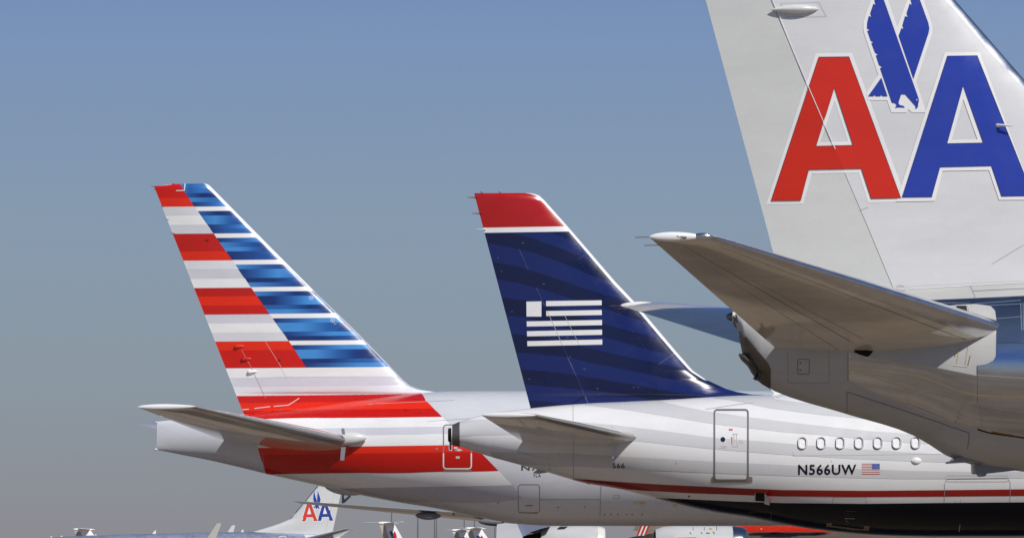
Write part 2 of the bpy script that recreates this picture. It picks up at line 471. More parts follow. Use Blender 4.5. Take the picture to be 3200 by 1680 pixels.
def stab(root, side, rl, rt, tl, tt, t0, t1, col, mat=UNDER, colE=None, lead=None, lmat=LEAD, mirrorY=None, inboard=.35,
         eh=.70, name='horizontal_stabilizer', camber=0.0, elev='elevator', leadw=.05, label=None, wick=None):
    """swept lifting surface from a root section to a tip section (world points: leading/trailing edge)"""
    def mir(p): return Vector((p.x, 2 * mirrorY - p.y, p.z)) if mirrorY is not None else p
    def sec(sv, u, sgn):
        l = rl.lerp(tl, sv) if sv >= 0 else rl + (rl - tl) * (-sv); q = rt.lerp(tt, sv) if sv >= 0 else rt + (rt - tt) * (-sv)
        c = l.lerp(q, u); t = (t0 + (t1 - t0) * sv)
        k = naca(u) * t / 2
        if sv > .97: k *= math.sqrt(max(.03, 1 - ((sv - .97) / .03) ** 2))
        return mir(c + Vector((0, 0, sgn * k - camber * math.sin(math.pi * u) * t)))
    S = [-inboard] + [i / 14 * .97 for i in range(15)] + [.98, .99, .997, 1.0]
    def seg(u0, u1, n, c, m, sq):
        P = Part(); w = n + 1
        us = [u0 + (u1 - u0) * ((j/n)**2 if sq else j/n) for j in range(w)]
        for sgn in (1, -1):
            vs = [sec(sv, u, sgn) for sv in S for u in us]
            fs = [(i*w+j, i*w+j+1, (i+1)*w+j+1, (i+1)*w+j) for i in range(len(S)-1) for j in range(n)]
            if (sgn > 0) == (mirrorY is None): fs = [f[::-1] for f in fs]
            P.add(vs, fs, c, m)
        for sv in (S[0], S[-1]):
            a = [sec(sv, u, 1) for u in us] + [sec(sv, u, -1) for u in us]
            P.add(a, [(i, i+1, w+i+1, w+i) for i in range(n)], c, m, smooth=False)
        for u in (us[0], us[-1]):
            a = [sec(sv, u, 1) for sv in S] + [sec(sv, u, -1) for sv in S]; k = len(S)
            P.add(a, [(i, i+1, k+i+1, k+i) for i in range(k-1)], c, m, smooth=False)
        return P
    u0 = leadw if lead else 0
    ob = seg(u0, eh, 22, col, mat, not lead).build(name, root, label)
    if lead: seg(0, u0, 10, lead, lmat, True).build('leading_edge', ob)
    if elev: seg(eh + .006, 1, 10, colE or col, mat, False).build(elev, ob)
    return ob, sec
def pod(part, a, b, r, col, mat=PAINT, n=14, m=14, sy=.8, nose=.5):
    a, b = Vector(a), Vector(b)
    path = []; rr = []
    for i in range(m + 1):
        t = i / m; path.append(a.lerp(b, t)); rr.append(max(.004, r * (math.sin(math.pi * t ** nose)) ** .6))
    tube(part, path, rr, col, mat, n, sy)
def revolve(part, c, axis, prof, col, mat=PAINT, n=40):
    """prof: list of (distance along axis, radius)"""
    axis = axis.normalized(); a = axis.cross(Vector((0, 0, 1))).normalized(); b = a.cross(axis)
    vs = [c + axis * d + (a * math.cos(2*math.pi*j/n) + b * math.sin(2*math.pi*j/n)) * r for d, r in prof for j in range(n)]
    fs = [(i*n+j, i*n+(j+1) % n, (i+1)*n+(j+1) % n, (i+1)*n+j) for i in range(len(prof)-1) for j in range(n)]
    part.add(vs, fs, col, mat)

GREY = C(188, 189, 190)
# ------------------------------------------------------------------ ground
def make_ground():
    m, n, l, b = new_mat("dry_concrete")
    tc = n.new("ShaderNodeTexCoord")
    br = n.new("ShaderNodeTexBrick"); l.new(tc.outputs['Object'], br.inputs['Vector'])
    br.offset = 0; br.inputs['Scale'].default_value = 1; br.inputs['Brick Width'].default_value = 7.5; br.inputs['Row Height'].default_value = 7.5
    br.inputs['Mortar Size'].default_value = .04; br.inputs['Mortar Smooth'].default_value = .3
    br.inputs['Color1'].default_value = (.235, .185, .138, 1); br.inputs['Color2'].default_value = (.20, .158, .118, 1); br.inputs['Mortar'].default_value = (.05, .045, .04, 1)
    mx = n.new("ShaderNodeVectorMath"); mx.operation = 'SCALE'; l.new(br.outputs['Color'], mx.inputs[0])
    mu = n.new("ShaderNodeMath"); mu.operation = 'MULTIPLY'
    l.new(rng(n, l, noise(n, l, .12, 8), .62, 1.25), mu.inputs[0]); l.new(rng(n, l, noise(n, l, 1.2, 8, (.15, 1, 1)), .75, 1.1), mu.inputs[1])
    l.new(mu.outputs[0], mx.inputs['Scale']); l.new(mx.outputs[0], b.inputs['Base Color'])
    b.inputs['Roughness'].default_value = .85
    me = bpy.data.meshes.new("apron"); s = 20000
    me.from_pydata([(-s, -s, 0), (s, -s, 0), (s, s, 0), (-s, s, 0)], [], [(0, 1, 2, 3)])
    me.materials.append(m); o = bpy.data.objects.new("apron", me); COL.objects.link(o); o['kind'] = 'structure'
    # painted taxi lines
    m2, n2, l2, b2 = new_mat("worn_yellow_line"); b2.inputs['Base Color'].default_value = (.45, .30, .05, 1); b2.inputs['Roughness'].default_value = .8
    vs = []; fs = []
    for x0, x1, y0, y1 in ((-300, 300, 60, 60.3), (-300, 300, 112, 112.3), (-300, 300, 30, 30.3)):
        k = len(vs); vs += [(x0, y0, .004), (x1, y0, .004), (x1, y1, .004), (x0, y1, .004)]; fs.append((k, k+1, k+2, k+3))
    me = bpy.data.meshes.new("apron_marking"); me.from_pydata(vs, [], fs); me.materials.append(m2)
    o = bpy.data.objects.new("apron_marking", me); COL.objects.link(o); o['kind'] = 'structure'
make_ground()

# ================================================================== striped-tail airliner
def striped():
    Y = 146.0
    root = thing('passenger_jet', 'large silver airliner whose fin has red, white and blue horizontal stripes', 'airliner', (-12, Y, 0))
    F = Fuse(Y, [(491, 1316), (530, 1312), (640, 1304), (770, 1291), (900, 1274), (1100, 1249), (1300, 1228), (1400, 1222), (1600, 1221), (4700, 1221), (4950, 1260), (5080, 1360)],
             Z(5, [(213, 478), (420, 520), (560, 547), (850, 614), (1015, 655), (1280, 712), (1470, 757), (1700, 808), (2000, 865)]) +
             [(1380, 1590), (1475, 1611), (1572, 1629), (1650, 1638), (1742, 1642), (4700, 1642), (4950, 1600), (5080, 1480)],
             [(491, .13), (600, .5), (800, 1.25), (1000, 1.9), (1250, 2.5), (1500, 2.9), (1750, 3.1), (4600, 3.1), (4900, 2.3), (5080, .8)])
    P = Part(); F.body(P, C(196, 198, 204), PEARL)
    WH, GR, G2 = C(228, 227, 232), C(199, 199, 209), C(214, 213, 220)
    DR, BR = C(190, 22, 14), C(222, 42, 14)
    dg = Z(5, [(2080, 30), (2125, 75), (2290, 238)]) + [(1413, 1337), Z(6, [(520, 560)])[0], Z(6, [(645, 690)])[0], Z(6, [(760, 810)])[0], Z(6, [(850, 905)])[0]]
    def dx(y):
        ys = [p[1] for p in dg]; xs = [p[0] for p in dg]; return float(np.interp(y, ys, xs))
    def tex(y): return float(np.interp(y, [1234, 1280, 1300, 1310], [740, 757, 764, 772]))
    def zone(y0, y1, col, lx=None, lay=1, s=-.012):
        xr0, xr1 = dx(y0 - 4), dx(y1 - 4); xl0 = lx[0] if lx else tex(y0); xl1 = lx[1] if lx else tex(y1)
        P0 = (xl0, y0 + .0); P1 = (xr0, y0 + s * (xr0 - 700)); P2 = (xr1, y1 + s * (xr1 - 700)); P3 = (xl1, y1)
        F.decal(P, [P0, P1, P2, P3], col, lay)
    zone(1206, 1259, DR); zone(1259, 1284, BR, lay=2); zone(1284, 1310, DR)
    zone(1310, 1341, WH, (800, 800), 2); zone(1341, 1364, GR, (800, 800)); zone(1364, 1398, WH, (800, 806), 2)
    zone(1398, 1420.5, C(216, 40, 14), (806, 812)); zone(1420.5, 1480, C(186, 18, 10), (812, 834), 2)
    zone(1480, 1525, WH, (840, 1010)); zone(1525, 1567, C(176, 176, 186), (1060, 1250), 2)
    # door surround, sill and marks
    dr = rrect(1385, 1326, 1473, 1464, 9)
    def ringpart(pts, w, col, lay): v, f = ribbon(pts, w, True); F.decal2(P, v, f, col, lay)
    ln = C(120, 122, 128)
    F.line(P, Z(6, [(997, 926), (1485, 926)]), 1.3, ln); F.line(P, Z(6, [(1490, 815), (1480, 1052)]), 1.3, ln)
    F.line(P, rrect(*Z(6, [(824, 804)])[0], *Z(6, [(996, 1030)])[0], 9), 1.6, C(110, 110, 112), closed=True)
    F.line(P, Z(6, [(880, 974), (940, 974)]), 2, C(70, 70, 70)); F.line(P, Z(6, [(828, 1028), (975, 1036)]), 3.5, C(150, 138, 112), 3)
    F.line(P, [(1150, 1262), (1420, 1250)], 1, C(170, 172, 178)); F.line(P, [(1335, 1316), (1500, 1304)], 1.2, C(175, 177, 182), 3)
    for x, y in ((660, 955), (1145, 988), (1358, 987), (1520, 1045), (1570, 1045), (1625, 1045), (1695, 1045), (1740, 1045), (1820, 1045)):
        F.decal(P, circ(*Z(6, [(x, y)])[0], 2.0, 8), C(80, 78, 76), 2)
    for x0, y0, x1, y1, c in ((1750, 945, 1776, 962, (200, 190, 120)), (1783, 936, 1794, 944, (200, 190, 130)), (1784, 950, 1796, 957, (200, 190, 130)), (1800, 945, 1840, 954, (205, 170, 30)),
                              (1800, 955, 1840, 970, (190, 190, 180)), (2015, 943, 2048, 958, (200, 200, 195)), (2070, 965, 2105, 980, (190, 180, 120)), (1900, 1035, 1926, 1050, (205, 205, 205))):
        a, b = Z(6, [(x0, y0), (x1, y1)]); F.decal(P, [a, (b[0], a[1]), b, (a[0], b[1])], C(*c), 2)
    F.line(P, rrect(*Z(6, [(1590, 890)])[0], *Z(6, [(1638, 918)])[0], 2), 1, C(130, 130, 132), closed=True)
    v, f = text_px("N717", *Z(6, [(848, 648)])[0], *Z(6, [(1090, 692)])[0], .02); F.decal2(P, v, f, C(70, 74, 84), 2)
    v, f = text_px("7LA", *Z(6, [(945, 720)])[0], *Z(6, [(1006, 745)])[0], .01); F.decal2(P, v, f, C(85, 88, 98), 2)
    F.decal(P, circ(*Z(6, [(168, 518)])[0], 3.4), C(150, 150, 152), 3); F.decal(P, circ(*Z(6, [(168, 518)])[0], 1.7), C(60, 60, 60), 4)
    # hinge of the tail cone, blue trim marks near the stabiliser root
    F.line(P, Z(5, [(985, 500), (1015, 655)]), 1, C(150, 150, 155), 2)
    body = P.build('fuselage', root)
    D = Part(); v, f = ribbon(dens(rrect(1386, 1327, 1473, 1463, 9), 30), 4, True)
    up = [fc for fc in f if sum(v[i][1] for i in fc) / 4 < 1397]; lo = [fc for fc in f if sum(v[i][1] for i in fc) / 4 >= 1397]
    F.decal2(D, v, up, C(120, 122, 128), 3); F.decal2(D, v, lo, C(235, 232, 232), 3)
    door = D.build('door', body)
    D = Part(); F.decal(D, rrect(1386, 1467, 1474, 1472, 1), C(128, 118, 104), off_ := 3); D.build('door_sill', door)
    D = Part(); F.decal(D, rrect(1403, 1377, 1413, 1407, 3), C(225, 225, 228), 3); F.decal(D, rrect(1404.5, 1379, 1411.5, 1405, 2), C(40, 46, 62), 4); D.build('door_window', door)
    D = Part(); F.decal(D, Z(5, [(2388, 480), (2408, 474), (2415, 470), (2428, 470), (2434, 474), (2452, 480), (2434, 485), (2428, 489), (2415, 489), (2408, 485)]), C(190, 192, 196), 3)
    D.build('door_handle', door)
    D = Part(); F.decal(D, rrect(*Z(5, [(2386, 459)])[0], *Z(5, [(2410, 469)])[0], 1), C(235, 230, 230), 3); D.build('placard', door)
    D = Part(); F.decal(D, rrect(*Z(5, [(2400, 526)])[0], *Z(5, [(2427, 541)])[0], 1), C(235, 230, 230), 3)
    v, f = text_px("EXIT", *Z(5, [(2404, 529)])[0], *Z(5, [(2423, 538)])[0], .0); F.decal2(D, v, f, C(190, 60, 50), 4); D.build('placard', door)
    # ---- fin
    te = Z(1, [(290, 62), (148, 76), (650, 1350), (700, 1460)])
    le = Z(1, [(440, 62), (455, 66), (470, 76), (820, 430), (1073, 683), (1192, 797), (1300, 900), (1352, 953), (1502, 1108), (1571, 1180), (1612, 1213), (1680, 1237), (1770, 1250), (2300, 1262), (2300, 1460)])
    st = Z(1, [(430, 62), (440, 67), (511, 140), (562, 190), (617, 241), (663, 293), (713, 342), (819, 445), (1025, 649), (1181, 799), (1285, 902), (1337, 953), (1489, 1108), (1558, 1181), (1600, 1219), (1672, 1247), (2250, 1262), (2250, 1460)])
    hg = Z(1, [(250, 60), (275, 100), (975, 1282), (1080, 1460)])
    N = Fin(Y, te, le, .42, .17, hg, st, bend=.012)
    fm = N.main(WH, PAINT); rd = N.rudder(WH, PAINT); pr = (fm, rd)
    def lf(z, x):
        zz = at(800, 905, Y).z
        return C(236, 236, 238)
    ly = at(800, 905, Y).z
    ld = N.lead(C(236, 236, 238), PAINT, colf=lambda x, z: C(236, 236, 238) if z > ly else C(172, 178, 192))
    dgl = Z(1, [(285, 50), (293, 65), (378, 190), (487, 345), (592, 495), (700, 652), (805, 803), (915, 957), (1018, 1110)])
    def DX(y): return float(np.interp(y, [p[1] for p in dgl], [p[0] for p in dgl]))
    def TX(y): return float(np.interp(y, [550, 580, 1279, 1340], [455, 475, 756, 780]))
    s = -.0075
    def left(y0, y1, c):
        a, b = 540 + .5474 * y0, 540 + .5474 * y1
        xa, xb = DX(a), DX(b)
        N.decal(pr, [(TX(a) - 2, a), (xa, a + s * (xa - TX(a))), (xb, b + s * (xb - TX(b))), (TX(b) - 2, b)], C(*c), 1 + int(y0) % 2)
    lw, lg, l2 = (231, 231, 233), (198, 199, 206), (214, 214, 219)
    for y0, y1, c in ((40, 144, (197, 24, 14)), (144, 194, (216, 42, 16)), (194, 245, (206, 207, 212)), (245, 297, (226, 227, 230)), (297, 348, (200, 201, 207)),
                      (348, 449, (182, 26, 18)), (449, 501, (212, 42, 16)), (501, 552, (212, 213, 218)), (552, 605, (199, 200, 207)), (605, 657, (226, 227, 230)),
                      (657, 705, (182, 26, 18)), (705, 757, (220, 42, 14)), (757, 808, (190, 26, 18)), (808, 859, (200, 201, 208)), (859, 911, (228, 228, 231)), (911, 962, (206, 207, 211)),
                      (962, 1013, (218, 42, 14)), (1013, 1113, (194, 24, 14))):
        left(y0, y1, c)
    L_, M_, D_ = (66, 134, 200), (40, 90, 158), (22, 46, 104)
    def grad(stops):
        cols = [C(*c) for c in stops]
        def g(t):
            t = max(0, min(.9999, t)) * (len(cols) - 1); i = int(t); k = t - i
            return tuple(cols[i][j] * (1 - k) + cols[i+1][j] * k for j in range(4))
        return g
    IN = lambda y: float(np.interp(y, [p[1] for p in st], [p[0] for p in st]))
    def right(y0, y1, stops):
        a, b = 540 + .5474 * y0, 540 + .5474 * y1; o = s * 150
        xa, xb = DX(a + o) , DX(b + o); ra, rb = IN(a + o), IN(b + o)
        g = grad(stops); X0, X1 = at(xa, a, Y).x, at(rb, b, Y).x
        N.decal(pr, [(xa, a + s * 150), (ra, a + s * (ra - xa + 150)), (rb, b + s * (rb - xb + 150)), (xb, b + s * 150)], C(*M_), 1 + (y0 in (118, 169, 246, 322, 398, 450, 551, 627, 704, 780, 857, 933, 1010, 1086)), colf=lambda x, z: g((x - X0) / (X1 - X0)), grid=14)
    for y0, y1, st_ in ((52, 118, (L_, M_, (50, 110, 180), M_)), (118, 143, (M_, D_, D_)), (143, 169, (L_, (50, 112, 178), M_)), (169, 194, (D_, M_, L_)),
                        (220, 246, (M_, D_, D_)), (246, 297, ((50, 114, 184), L_, M_, (30, 68, 134))), (297, 322, (D_, M_, L_)), (322, 347, (D_, M_, M_)),
                        (373, 398, (D_, M_, L_)), (398, 424, (L_, M_, D_)), (424, 450, (L_, L_, M_, D_)), (450, 498, (D_, (30, 66, 134), M_)),
                        (525, 551, (L_, M_, D_)), (551, 602, (D_, M_, L_, M_)), (602, 627, (D_, D_, M_)), (627, 652, (L_, M_, D_)),
                        (678, 704, (L_, M_, D_, D_)), (704, 755, (D_, D_, M_, L_, L_)), (755, 780, (M_, M_, D_, D_)), (780, 804, (L_, L_, M_, D_)),
                        (831, 857, (D_, M_, L_, L_)), (857, 908, (L_, L_, M_, D_)), (908, 933, (D_, M_, L_, L_)), (933, 958, (D_, D_, M_)),
                        (984, 1010, (D_, M_, L_, L_)), (1010, 1062, (L_, L_, M_, D_, D_)), (1062, 1086, (D_, D_, M_, M_)), (1086, 1111, (D_, M_, L_, L_))):
        right(y0, y1, st_)
    for y0, y1, c in ((1170, 1222, (203, 203, 212)), (1222, 1273, (218, 217, 222))):
        a, b = 540 + .5474 * y0, 540 + .5474 * y1
        N.decal(pr, [(690, a), (1280, a - 6), (1300, b - 6), (690, b)], C(*c))
    a, b = 540 + .5474 * 1273, 1259
    N.decal(pr, [(700, a), (1340, a - 8), (1340, b - 8), (700, b)], C(196, 24, 16)); N.decal(pr, [(700, b), (1340, b - 8), (1340, 1275), (700, 1284)], C(222, 42, 14)); N.decal(pr, [(700, 1284), (1340, 1275), (1340, 1330), (700, 1330)], C(190, 22, 14))
    gl = C(222, 150, 140)
    N.line(pr, Z(1, [(650, 1012), (705, 1110), (785, 1284)]), 1.2, C(190, 150, 150)); N.line(pr, Z(1, [(785, 962), (875, 1108)]), 1.4, C(222, 160, 150))
    N.line(pr, Z(1, [(275, 102), (322, 100), (325, 62)]), 2.6, C(235, 235, 235), 4)
    for a_ in ([(722, 1343), (812, 1332)], [(832, 1331), (915, 1324), (978, 1285)], [(654, 1350), (690, 1347)]): N.line(pr, Z(1, a_), 2.4, C(235, 222, 220), 4)
    for x, y in ((1045, 713), (1168, 842)): N.line(pr, circ(*Z(1, [(x, y)])[0], 5.8), 1.4, C(205, 215, 230), 4, True); N.decal(pr, circ(*Z(1, [(x, y)])[0], 1.6, 8), C(230, 235, 240), 4)
    for x, y in ((451, 385), (862, 1069)): N.decal(pr, rrect(*[q for q in (Z(1, [(x-9, y-6)])[0] + Z(1, [(x+9, y+6)])[0])], 1), C(120, 22, 18), 4)
    N.decal(pr, [(x, y) for x, y in circ(0, 0, 1)] and [(Z(1, [(1182, 861)])[0][0] + 5*math.cos(t), Z(1, [(1182, 861)])[0][1] + 2*math.sin(t)) for t in [i*.5236 for i in range(12)]], C(130, 150, 185), 4)
    fin = fm.build('vertical_fin', root); ld.build('leading_edge', fin); rud = rd.build('rudder', fin)
    for (x, y), c in zip(((640, 990), (680, 1062), (715, 1135)), ((214, 40, 14), (190, 22, 14), (232, 232, 234))):
        q = Part(); xz = N.toxz(*Z(1, [(x + 0, y)])[0]); p = Vector((xz[0], N.y(*xz) - .06, xz[1])); pod(q, p + Vector((-.28, .02, 0)), p + Vector((.2, .02, .02)), .085, C(*c)); q.build('actuator_fairing', rud)
    for k, (x, y, dx_) in enumerate(((148, 78, 9), (162, 96, 12), (182, 118, 16), (205, 193, 16), (232, 267, 14), (260, 346, 14))):
        q = Part(); p = at(*Z(1, [(x, y)])[0], Y); tube(q, [p + Vector((.1, 0, 0)), p - Vector((.13, 0, -.01))], .012, C(60, 60, 64), n=5); q.build('static_wick', rud)
    # ---- stabilisers
    Yn = Y - 10.75
    rl, rt = at(*Z(5, [(1640, 412)])[0], Y - 2.3), at(*Z(5, [(640, 388)])[0], Y - 1.9)
    tl, tt = at(*Z(5, [(485, 162)])[0], Yn), at(*Z(5, [(66, 166)])[0], Yn)
    col = C(222, 214, 202)
    def tipf(sob, tl, tt, r=.13, c=C(225, 226, 230)):
        q = Part(); pod(q, tt, tl + (tl - tt) * .03, r, c, sy=.7, nose=.8); q.build('tip_fairing', sob)
    sb, sec = stab(root, -1, rl, rt, tl, tt, .86, .24, col, lead=C(150, 150, 152), leadw=.06, lmat=UNDER)
    tipf(sb, tl, tt, .12)
    q = Part(); a = at(*Z(5, [(1230, 425)])[0], Y - 2.35); b = at(*Z(5, [(1752, 388)])[0], Y - 2.45)
    pod(q, a, b, .30, C(206, 207, 205), n=24, m=30, sy=.9, nose=2.0); q.build('root_fairing', sb)
    for pts in ([(1560, 460), (1594, 458), (1582, 556), (1553, 555)], [(1560, 322), (1583, 322), (1590, 366), (1566, 366)]):
        q = Part(); slab(q, Z(5, pts), Y - 3.0, Y - 2.9, C(128, 130, 138)); q.build('vortex_vane', sb)
    tl2, tt2 = at(565, 1319, Y + 10.75), at(418, 1322, Y + 10.75); rl2, rt2 = at(1150, 1335, Y + 2.3), at(700, 1388, Y + 1.9)
    sb2, sec2 = stab(root, 1, rl2, rt2, tl2, tt2, .8, .22, col, lead=C(150, 150, 152), leadw=.06, lmat=UNDER)
    # tail cone lights and skid
    q = Part(); p = at(487, 1403, Y); pod(q, p + Vector((-.06, 0, 0)), p + Vector((.25, 0, .02)), .06, C(230, 230, 230)); q.build('tail_light', body)
    q = Part(); p = at(487, 1319, Y); pod(q, p + Vector((-.05, 0, 0)), p + Vector((.35, 0, .0)), .05, C(200, 200, 200)); q.build('vent_tube', body)
    q = Part(); a, b = at(1012, 1514, Y), at(1134, 1540, Y); pod(q, a, b, .27, C(176, 178, 182), PEARL, n=20, m=20, sy=1.0, nose=.85)
    bump = q.build('belly_bump', body)
    q = Part()
    tube(q, [at(*Z(17, [(735, 180)])[0], Y), at(*Z(17, [(738, 235)])[0], Y)], .05, C(130, 132, 136))
    tube(q, [at(*Z(17, [(835, 205)])[0], Y), at(*Z(17, [(745, 290)])[0], Y)], .055, C(130, 132, 136))
    slab(q, Z(17, [(722, 228), (752, 232), (775, 280), (742, 305), (722, 305)]), Y - .12, Y + .12, C(105, 107, 110), bev=.1)
    q.build('tail_skid', bump)
    q = Part(); slab(q, Z(6, [(1160, 1142), (1225, 1142), (1195, 1165), (1135, 1168), (1140, 1155)]), Y - .05, Y + .05, C(130, 130, 128)); q.build('blade_antenna', body)
striped()

# ================================================================== white airliner with dark blue fin
def bluefin():
    Y = 92.0
    root = thing('passenger_jet', 'white airliner with faint grey bands, registration N566UW and dark blue fin with red top', 'airliner', (8, Y, 0))
    F = Fuse(Y, [(1411, 1328), (1437, 1317), (1504, 1296), (1565, 1286), (1637, 1277), (1788, 1263), (2046, 1250), (2300, 1235), (2411, 1232), (2600, 1226), (2900, 1222), (6200, 1222), (6500, 1290), (6620, 1400)],
             [(1411, 1389), (1437, 1394)] + Z(24, [(430, 745), (940, 890), (1300, 985), (1650, 1090), (1850, 1138)]) + [(1926, 1524), (2014, 1546), (2139, 1578), (2231, 1598), (2340, 1614), (2468, 1640), (2596, 1658), (2782, 1672), (2938, 1675), (6200, 1675), (6500, 1640), (6620, 1550)],
             [(1411, .3), (1437, .36), (1600, .72), (1800, 1.15), (2000, 1.5), (2300, 1.8), (2600, 1.95), (2900, 1.98), (6100, 1.98), (6450, 1.3), (6620, .5)])
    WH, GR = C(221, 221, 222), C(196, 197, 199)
    P = Part(); F.body(P, WH, PAINT)
    U, V = 22, 25
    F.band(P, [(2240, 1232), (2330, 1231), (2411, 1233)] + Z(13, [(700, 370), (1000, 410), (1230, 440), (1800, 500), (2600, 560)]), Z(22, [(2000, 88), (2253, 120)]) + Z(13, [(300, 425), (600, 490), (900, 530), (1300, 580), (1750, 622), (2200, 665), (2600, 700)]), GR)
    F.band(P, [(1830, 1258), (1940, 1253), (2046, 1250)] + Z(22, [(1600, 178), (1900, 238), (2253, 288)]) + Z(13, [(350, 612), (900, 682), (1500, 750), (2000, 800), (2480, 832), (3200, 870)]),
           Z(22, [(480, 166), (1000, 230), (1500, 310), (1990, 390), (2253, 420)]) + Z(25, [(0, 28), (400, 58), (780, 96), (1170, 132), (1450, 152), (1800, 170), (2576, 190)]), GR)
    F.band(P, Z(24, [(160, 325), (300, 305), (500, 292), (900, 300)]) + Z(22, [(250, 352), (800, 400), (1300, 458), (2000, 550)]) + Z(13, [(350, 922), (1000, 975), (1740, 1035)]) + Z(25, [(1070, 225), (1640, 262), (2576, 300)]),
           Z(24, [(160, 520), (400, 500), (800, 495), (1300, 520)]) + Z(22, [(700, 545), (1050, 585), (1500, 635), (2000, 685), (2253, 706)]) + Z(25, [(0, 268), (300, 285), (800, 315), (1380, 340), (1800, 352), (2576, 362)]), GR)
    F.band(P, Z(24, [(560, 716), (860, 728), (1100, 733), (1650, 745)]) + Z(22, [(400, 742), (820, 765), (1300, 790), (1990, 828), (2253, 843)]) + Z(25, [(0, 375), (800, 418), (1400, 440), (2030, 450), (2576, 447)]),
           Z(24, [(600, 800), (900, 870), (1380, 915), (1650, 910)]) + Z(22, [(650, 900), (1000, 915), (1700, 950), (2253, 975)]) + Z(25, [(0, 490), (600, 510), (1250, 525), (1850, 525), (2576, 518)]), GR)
    F.band(P, Z(22, [(340, 1028), (800, 1062), (1400, 1100), (2253, 1140)]) + Z(25, [(0, 641), (900, 650), (1730, 643), (2576, 634)]) + [(6300, 1527)],
           Z(22, [(345, 1050), (520, 1088), (850, 1142), (1200, 1170), (1700, 1198), (2253, 1218)]) + Z(25, [(0, 710), (900, 716), (1730, 711), (2576, 704)]) + [(6300, 1548)], C(142, 20, 14))
    F.band(P, Z(22, [(1310, 1252), (1800, 1275), (2253, 1297)]) + Z(25, [(0, 780), (900, 788), (1730, 778), (2576, 772)]) + [(6300, 1568)], None, C(8, 11, 24), mat=NAVY, round_belly=True)
    # exhaust metal, seams
    F.band(P, Z(24, [(60, 352), (157, 322)]), None, C(128, 121, 116), 2, DARKM, round_belly=True)
    ln = C(168, 170, 174)
    for pts in ([(1650, 105), (1655, 600), (1655, 1090)],): F.line(P, Z(24, pts), 1.3, C(150, 152, 156))
    F.line(P, Z(24, [(575, 635), (1340, 818), (1345, 985)]), 1, ln); F.line(P, Z(22, [(1900, 218), (2253, 165)]) + Z(13, [(410, 420)]), 1.1, ln)
    F.line(P, Z(25, [(130, 280), (700, 275), (1700, 262)]), 1.1, C(180, 182, 184)); F.line(P, Z(25, [(130, 235), (130, 280)]), 1, ln)
    cg = C(150, 152, 154)
    F.line(P, Z(25, [(552, 788), (552, 735), (565, 719), (885, 719), (908, 740), (910, 788)]), 1.3, cg)
    F.line(P, Z(25, [(1732, 778), (1734, 580), (1752, 545)]), 1.3, cg); F.line(P, Z(25, [(2427, 775), (2430, 560), (2408, 525)]), 1.3, cg)
    F.line(P, rrect(*Z(25, [(1750, 490)])[0], *Z(25, [(2410, 552)])[0], 7), 1.3, C(175, 176, 178), closed=True)
    F.line(P, Z(25, [(1760, 526), (2400, 518)]), 1.6, C(110, 110, 112)); F.line(P, Z(25, [(1850, 748), (1850, 778)]), 1, cg); F.line(P, Z(25, [(1905, 745), (1905, 775)]), 1, cg)
    v, f = text_px("N566UW", *Z(25, [(184, 372)])[0], *Z(25, [(800, 482)])[0], .02, -.6); F.decal2(P, v, f, C(14, 16, 34), 3)
    v, f = text_px("566", *Z(22, [(804, 846)])[0], *Z(22, [(948, 906)])[0], .015); F.decal2(P, v, f, C(10, 10, 12), 3)
    # flag
    x0, y0 = Z(25, [(861, 364)])[0]; x1, y1 = Z(25, [(1048, 477)])[0]
    for i in range(13):
        a, b = y0 + (y1-y0)*i/13, y0 + (y1-y0)*(i+1)/13
        F.decal(P, [(x0, a), (x1, a), (x1, b), (x0, b)], C(165, 40, 44) if i % 2 == 0 else C(232, 226, 224), 2)
    xc = Z(25, [(966, 0)])[0][0]; yc = y0 + (y1 - y0) * .53
    F.decal(P, [(xc, y0), (x1, y0), (x1, yc), (xc, yc)], C(56, 84, 160), 3)
    for i in range(5):
        for j in range(6): F.decal(P, circ(xc + 2.3 + j * 3.9, y0 + 1.8 + i * 3.4, .75, 5), C(210, 218, 236), 4)
    # belly placards
    for x, y in ((540, 338),): F.decal(P, circ(*Z(25, [(x, y)])[0], 1.3, 8), C(160, 150, 140), 3)
    F.decal(P, circ(*Z(22, [(1553, 849)])[0], 1.5, 8), C(90, 90, 92), 3); F.decal(P, rrect(*Z(22, [(1688, 1230)])[0], *Z(22, [(1714, 1242)])[0], 1), C(40, 38, 36), 3)
    tp = C(120, 112, 96)
    F.line(P, rrect(*Z(18, [(370, 42)])[0], *Z(18, [(542, 92)])[0], 2), 1.6, C(80, 76, 66), 3, True)
    F.decal(P, Z(18, [(985, 132), (1025, 130), (1030, 152), (1100, 160), (1280, 182), (1292, 155), (1332, 160), (1330, 195), (1200, 190), (985, 160)]), C(112, 100, 78), 3)
    F.line(P, Z(25, [(690, 862), (795, 866)]), 1.5, C(70, 74, 84), 3); F.line(P, Z(25, [(680, 940), (785, 943)]), 1.8, C(150, 148, 142), 3); F.line(P, Z(25, [(685, 945), (698, 972), (718, 984)]), 1.2, C(140, 138, 132), 3)
    F.line(P, Z(25, [(1898, 1005), (1886, 1082)]), 1.6, C(190, 190, 190), 3)
    for k in range(4): F.line(P, Z(25, [(672, 880 + k*12), (760 + 15*(k % 2), 880 + k*12)]), .9, C(40, 44, 56), 3)
    for a, b in (((710, 345), (760, 350)), ((725, 388), (768, 394))):
        F.line(P, Z(13, [a, b]), 2, C(226, 190, 180), 2)
    body = P.build('fuselage', root)
    q = Part(); c = at(1413, 1358, Y); revolve(q, c + Vector((-.12, 0, 0)), Vector((1, 0, 0)), [(0, .0), (0, .17), (.02, .2), (.3, .2)], C(20, 18, 18), MATT); q.build('exhaust_pipe', body)
    # door
    D = Part(); a, b = Z(7, [(84, 206)])[0], Z(7, [(354, 768)])[0]
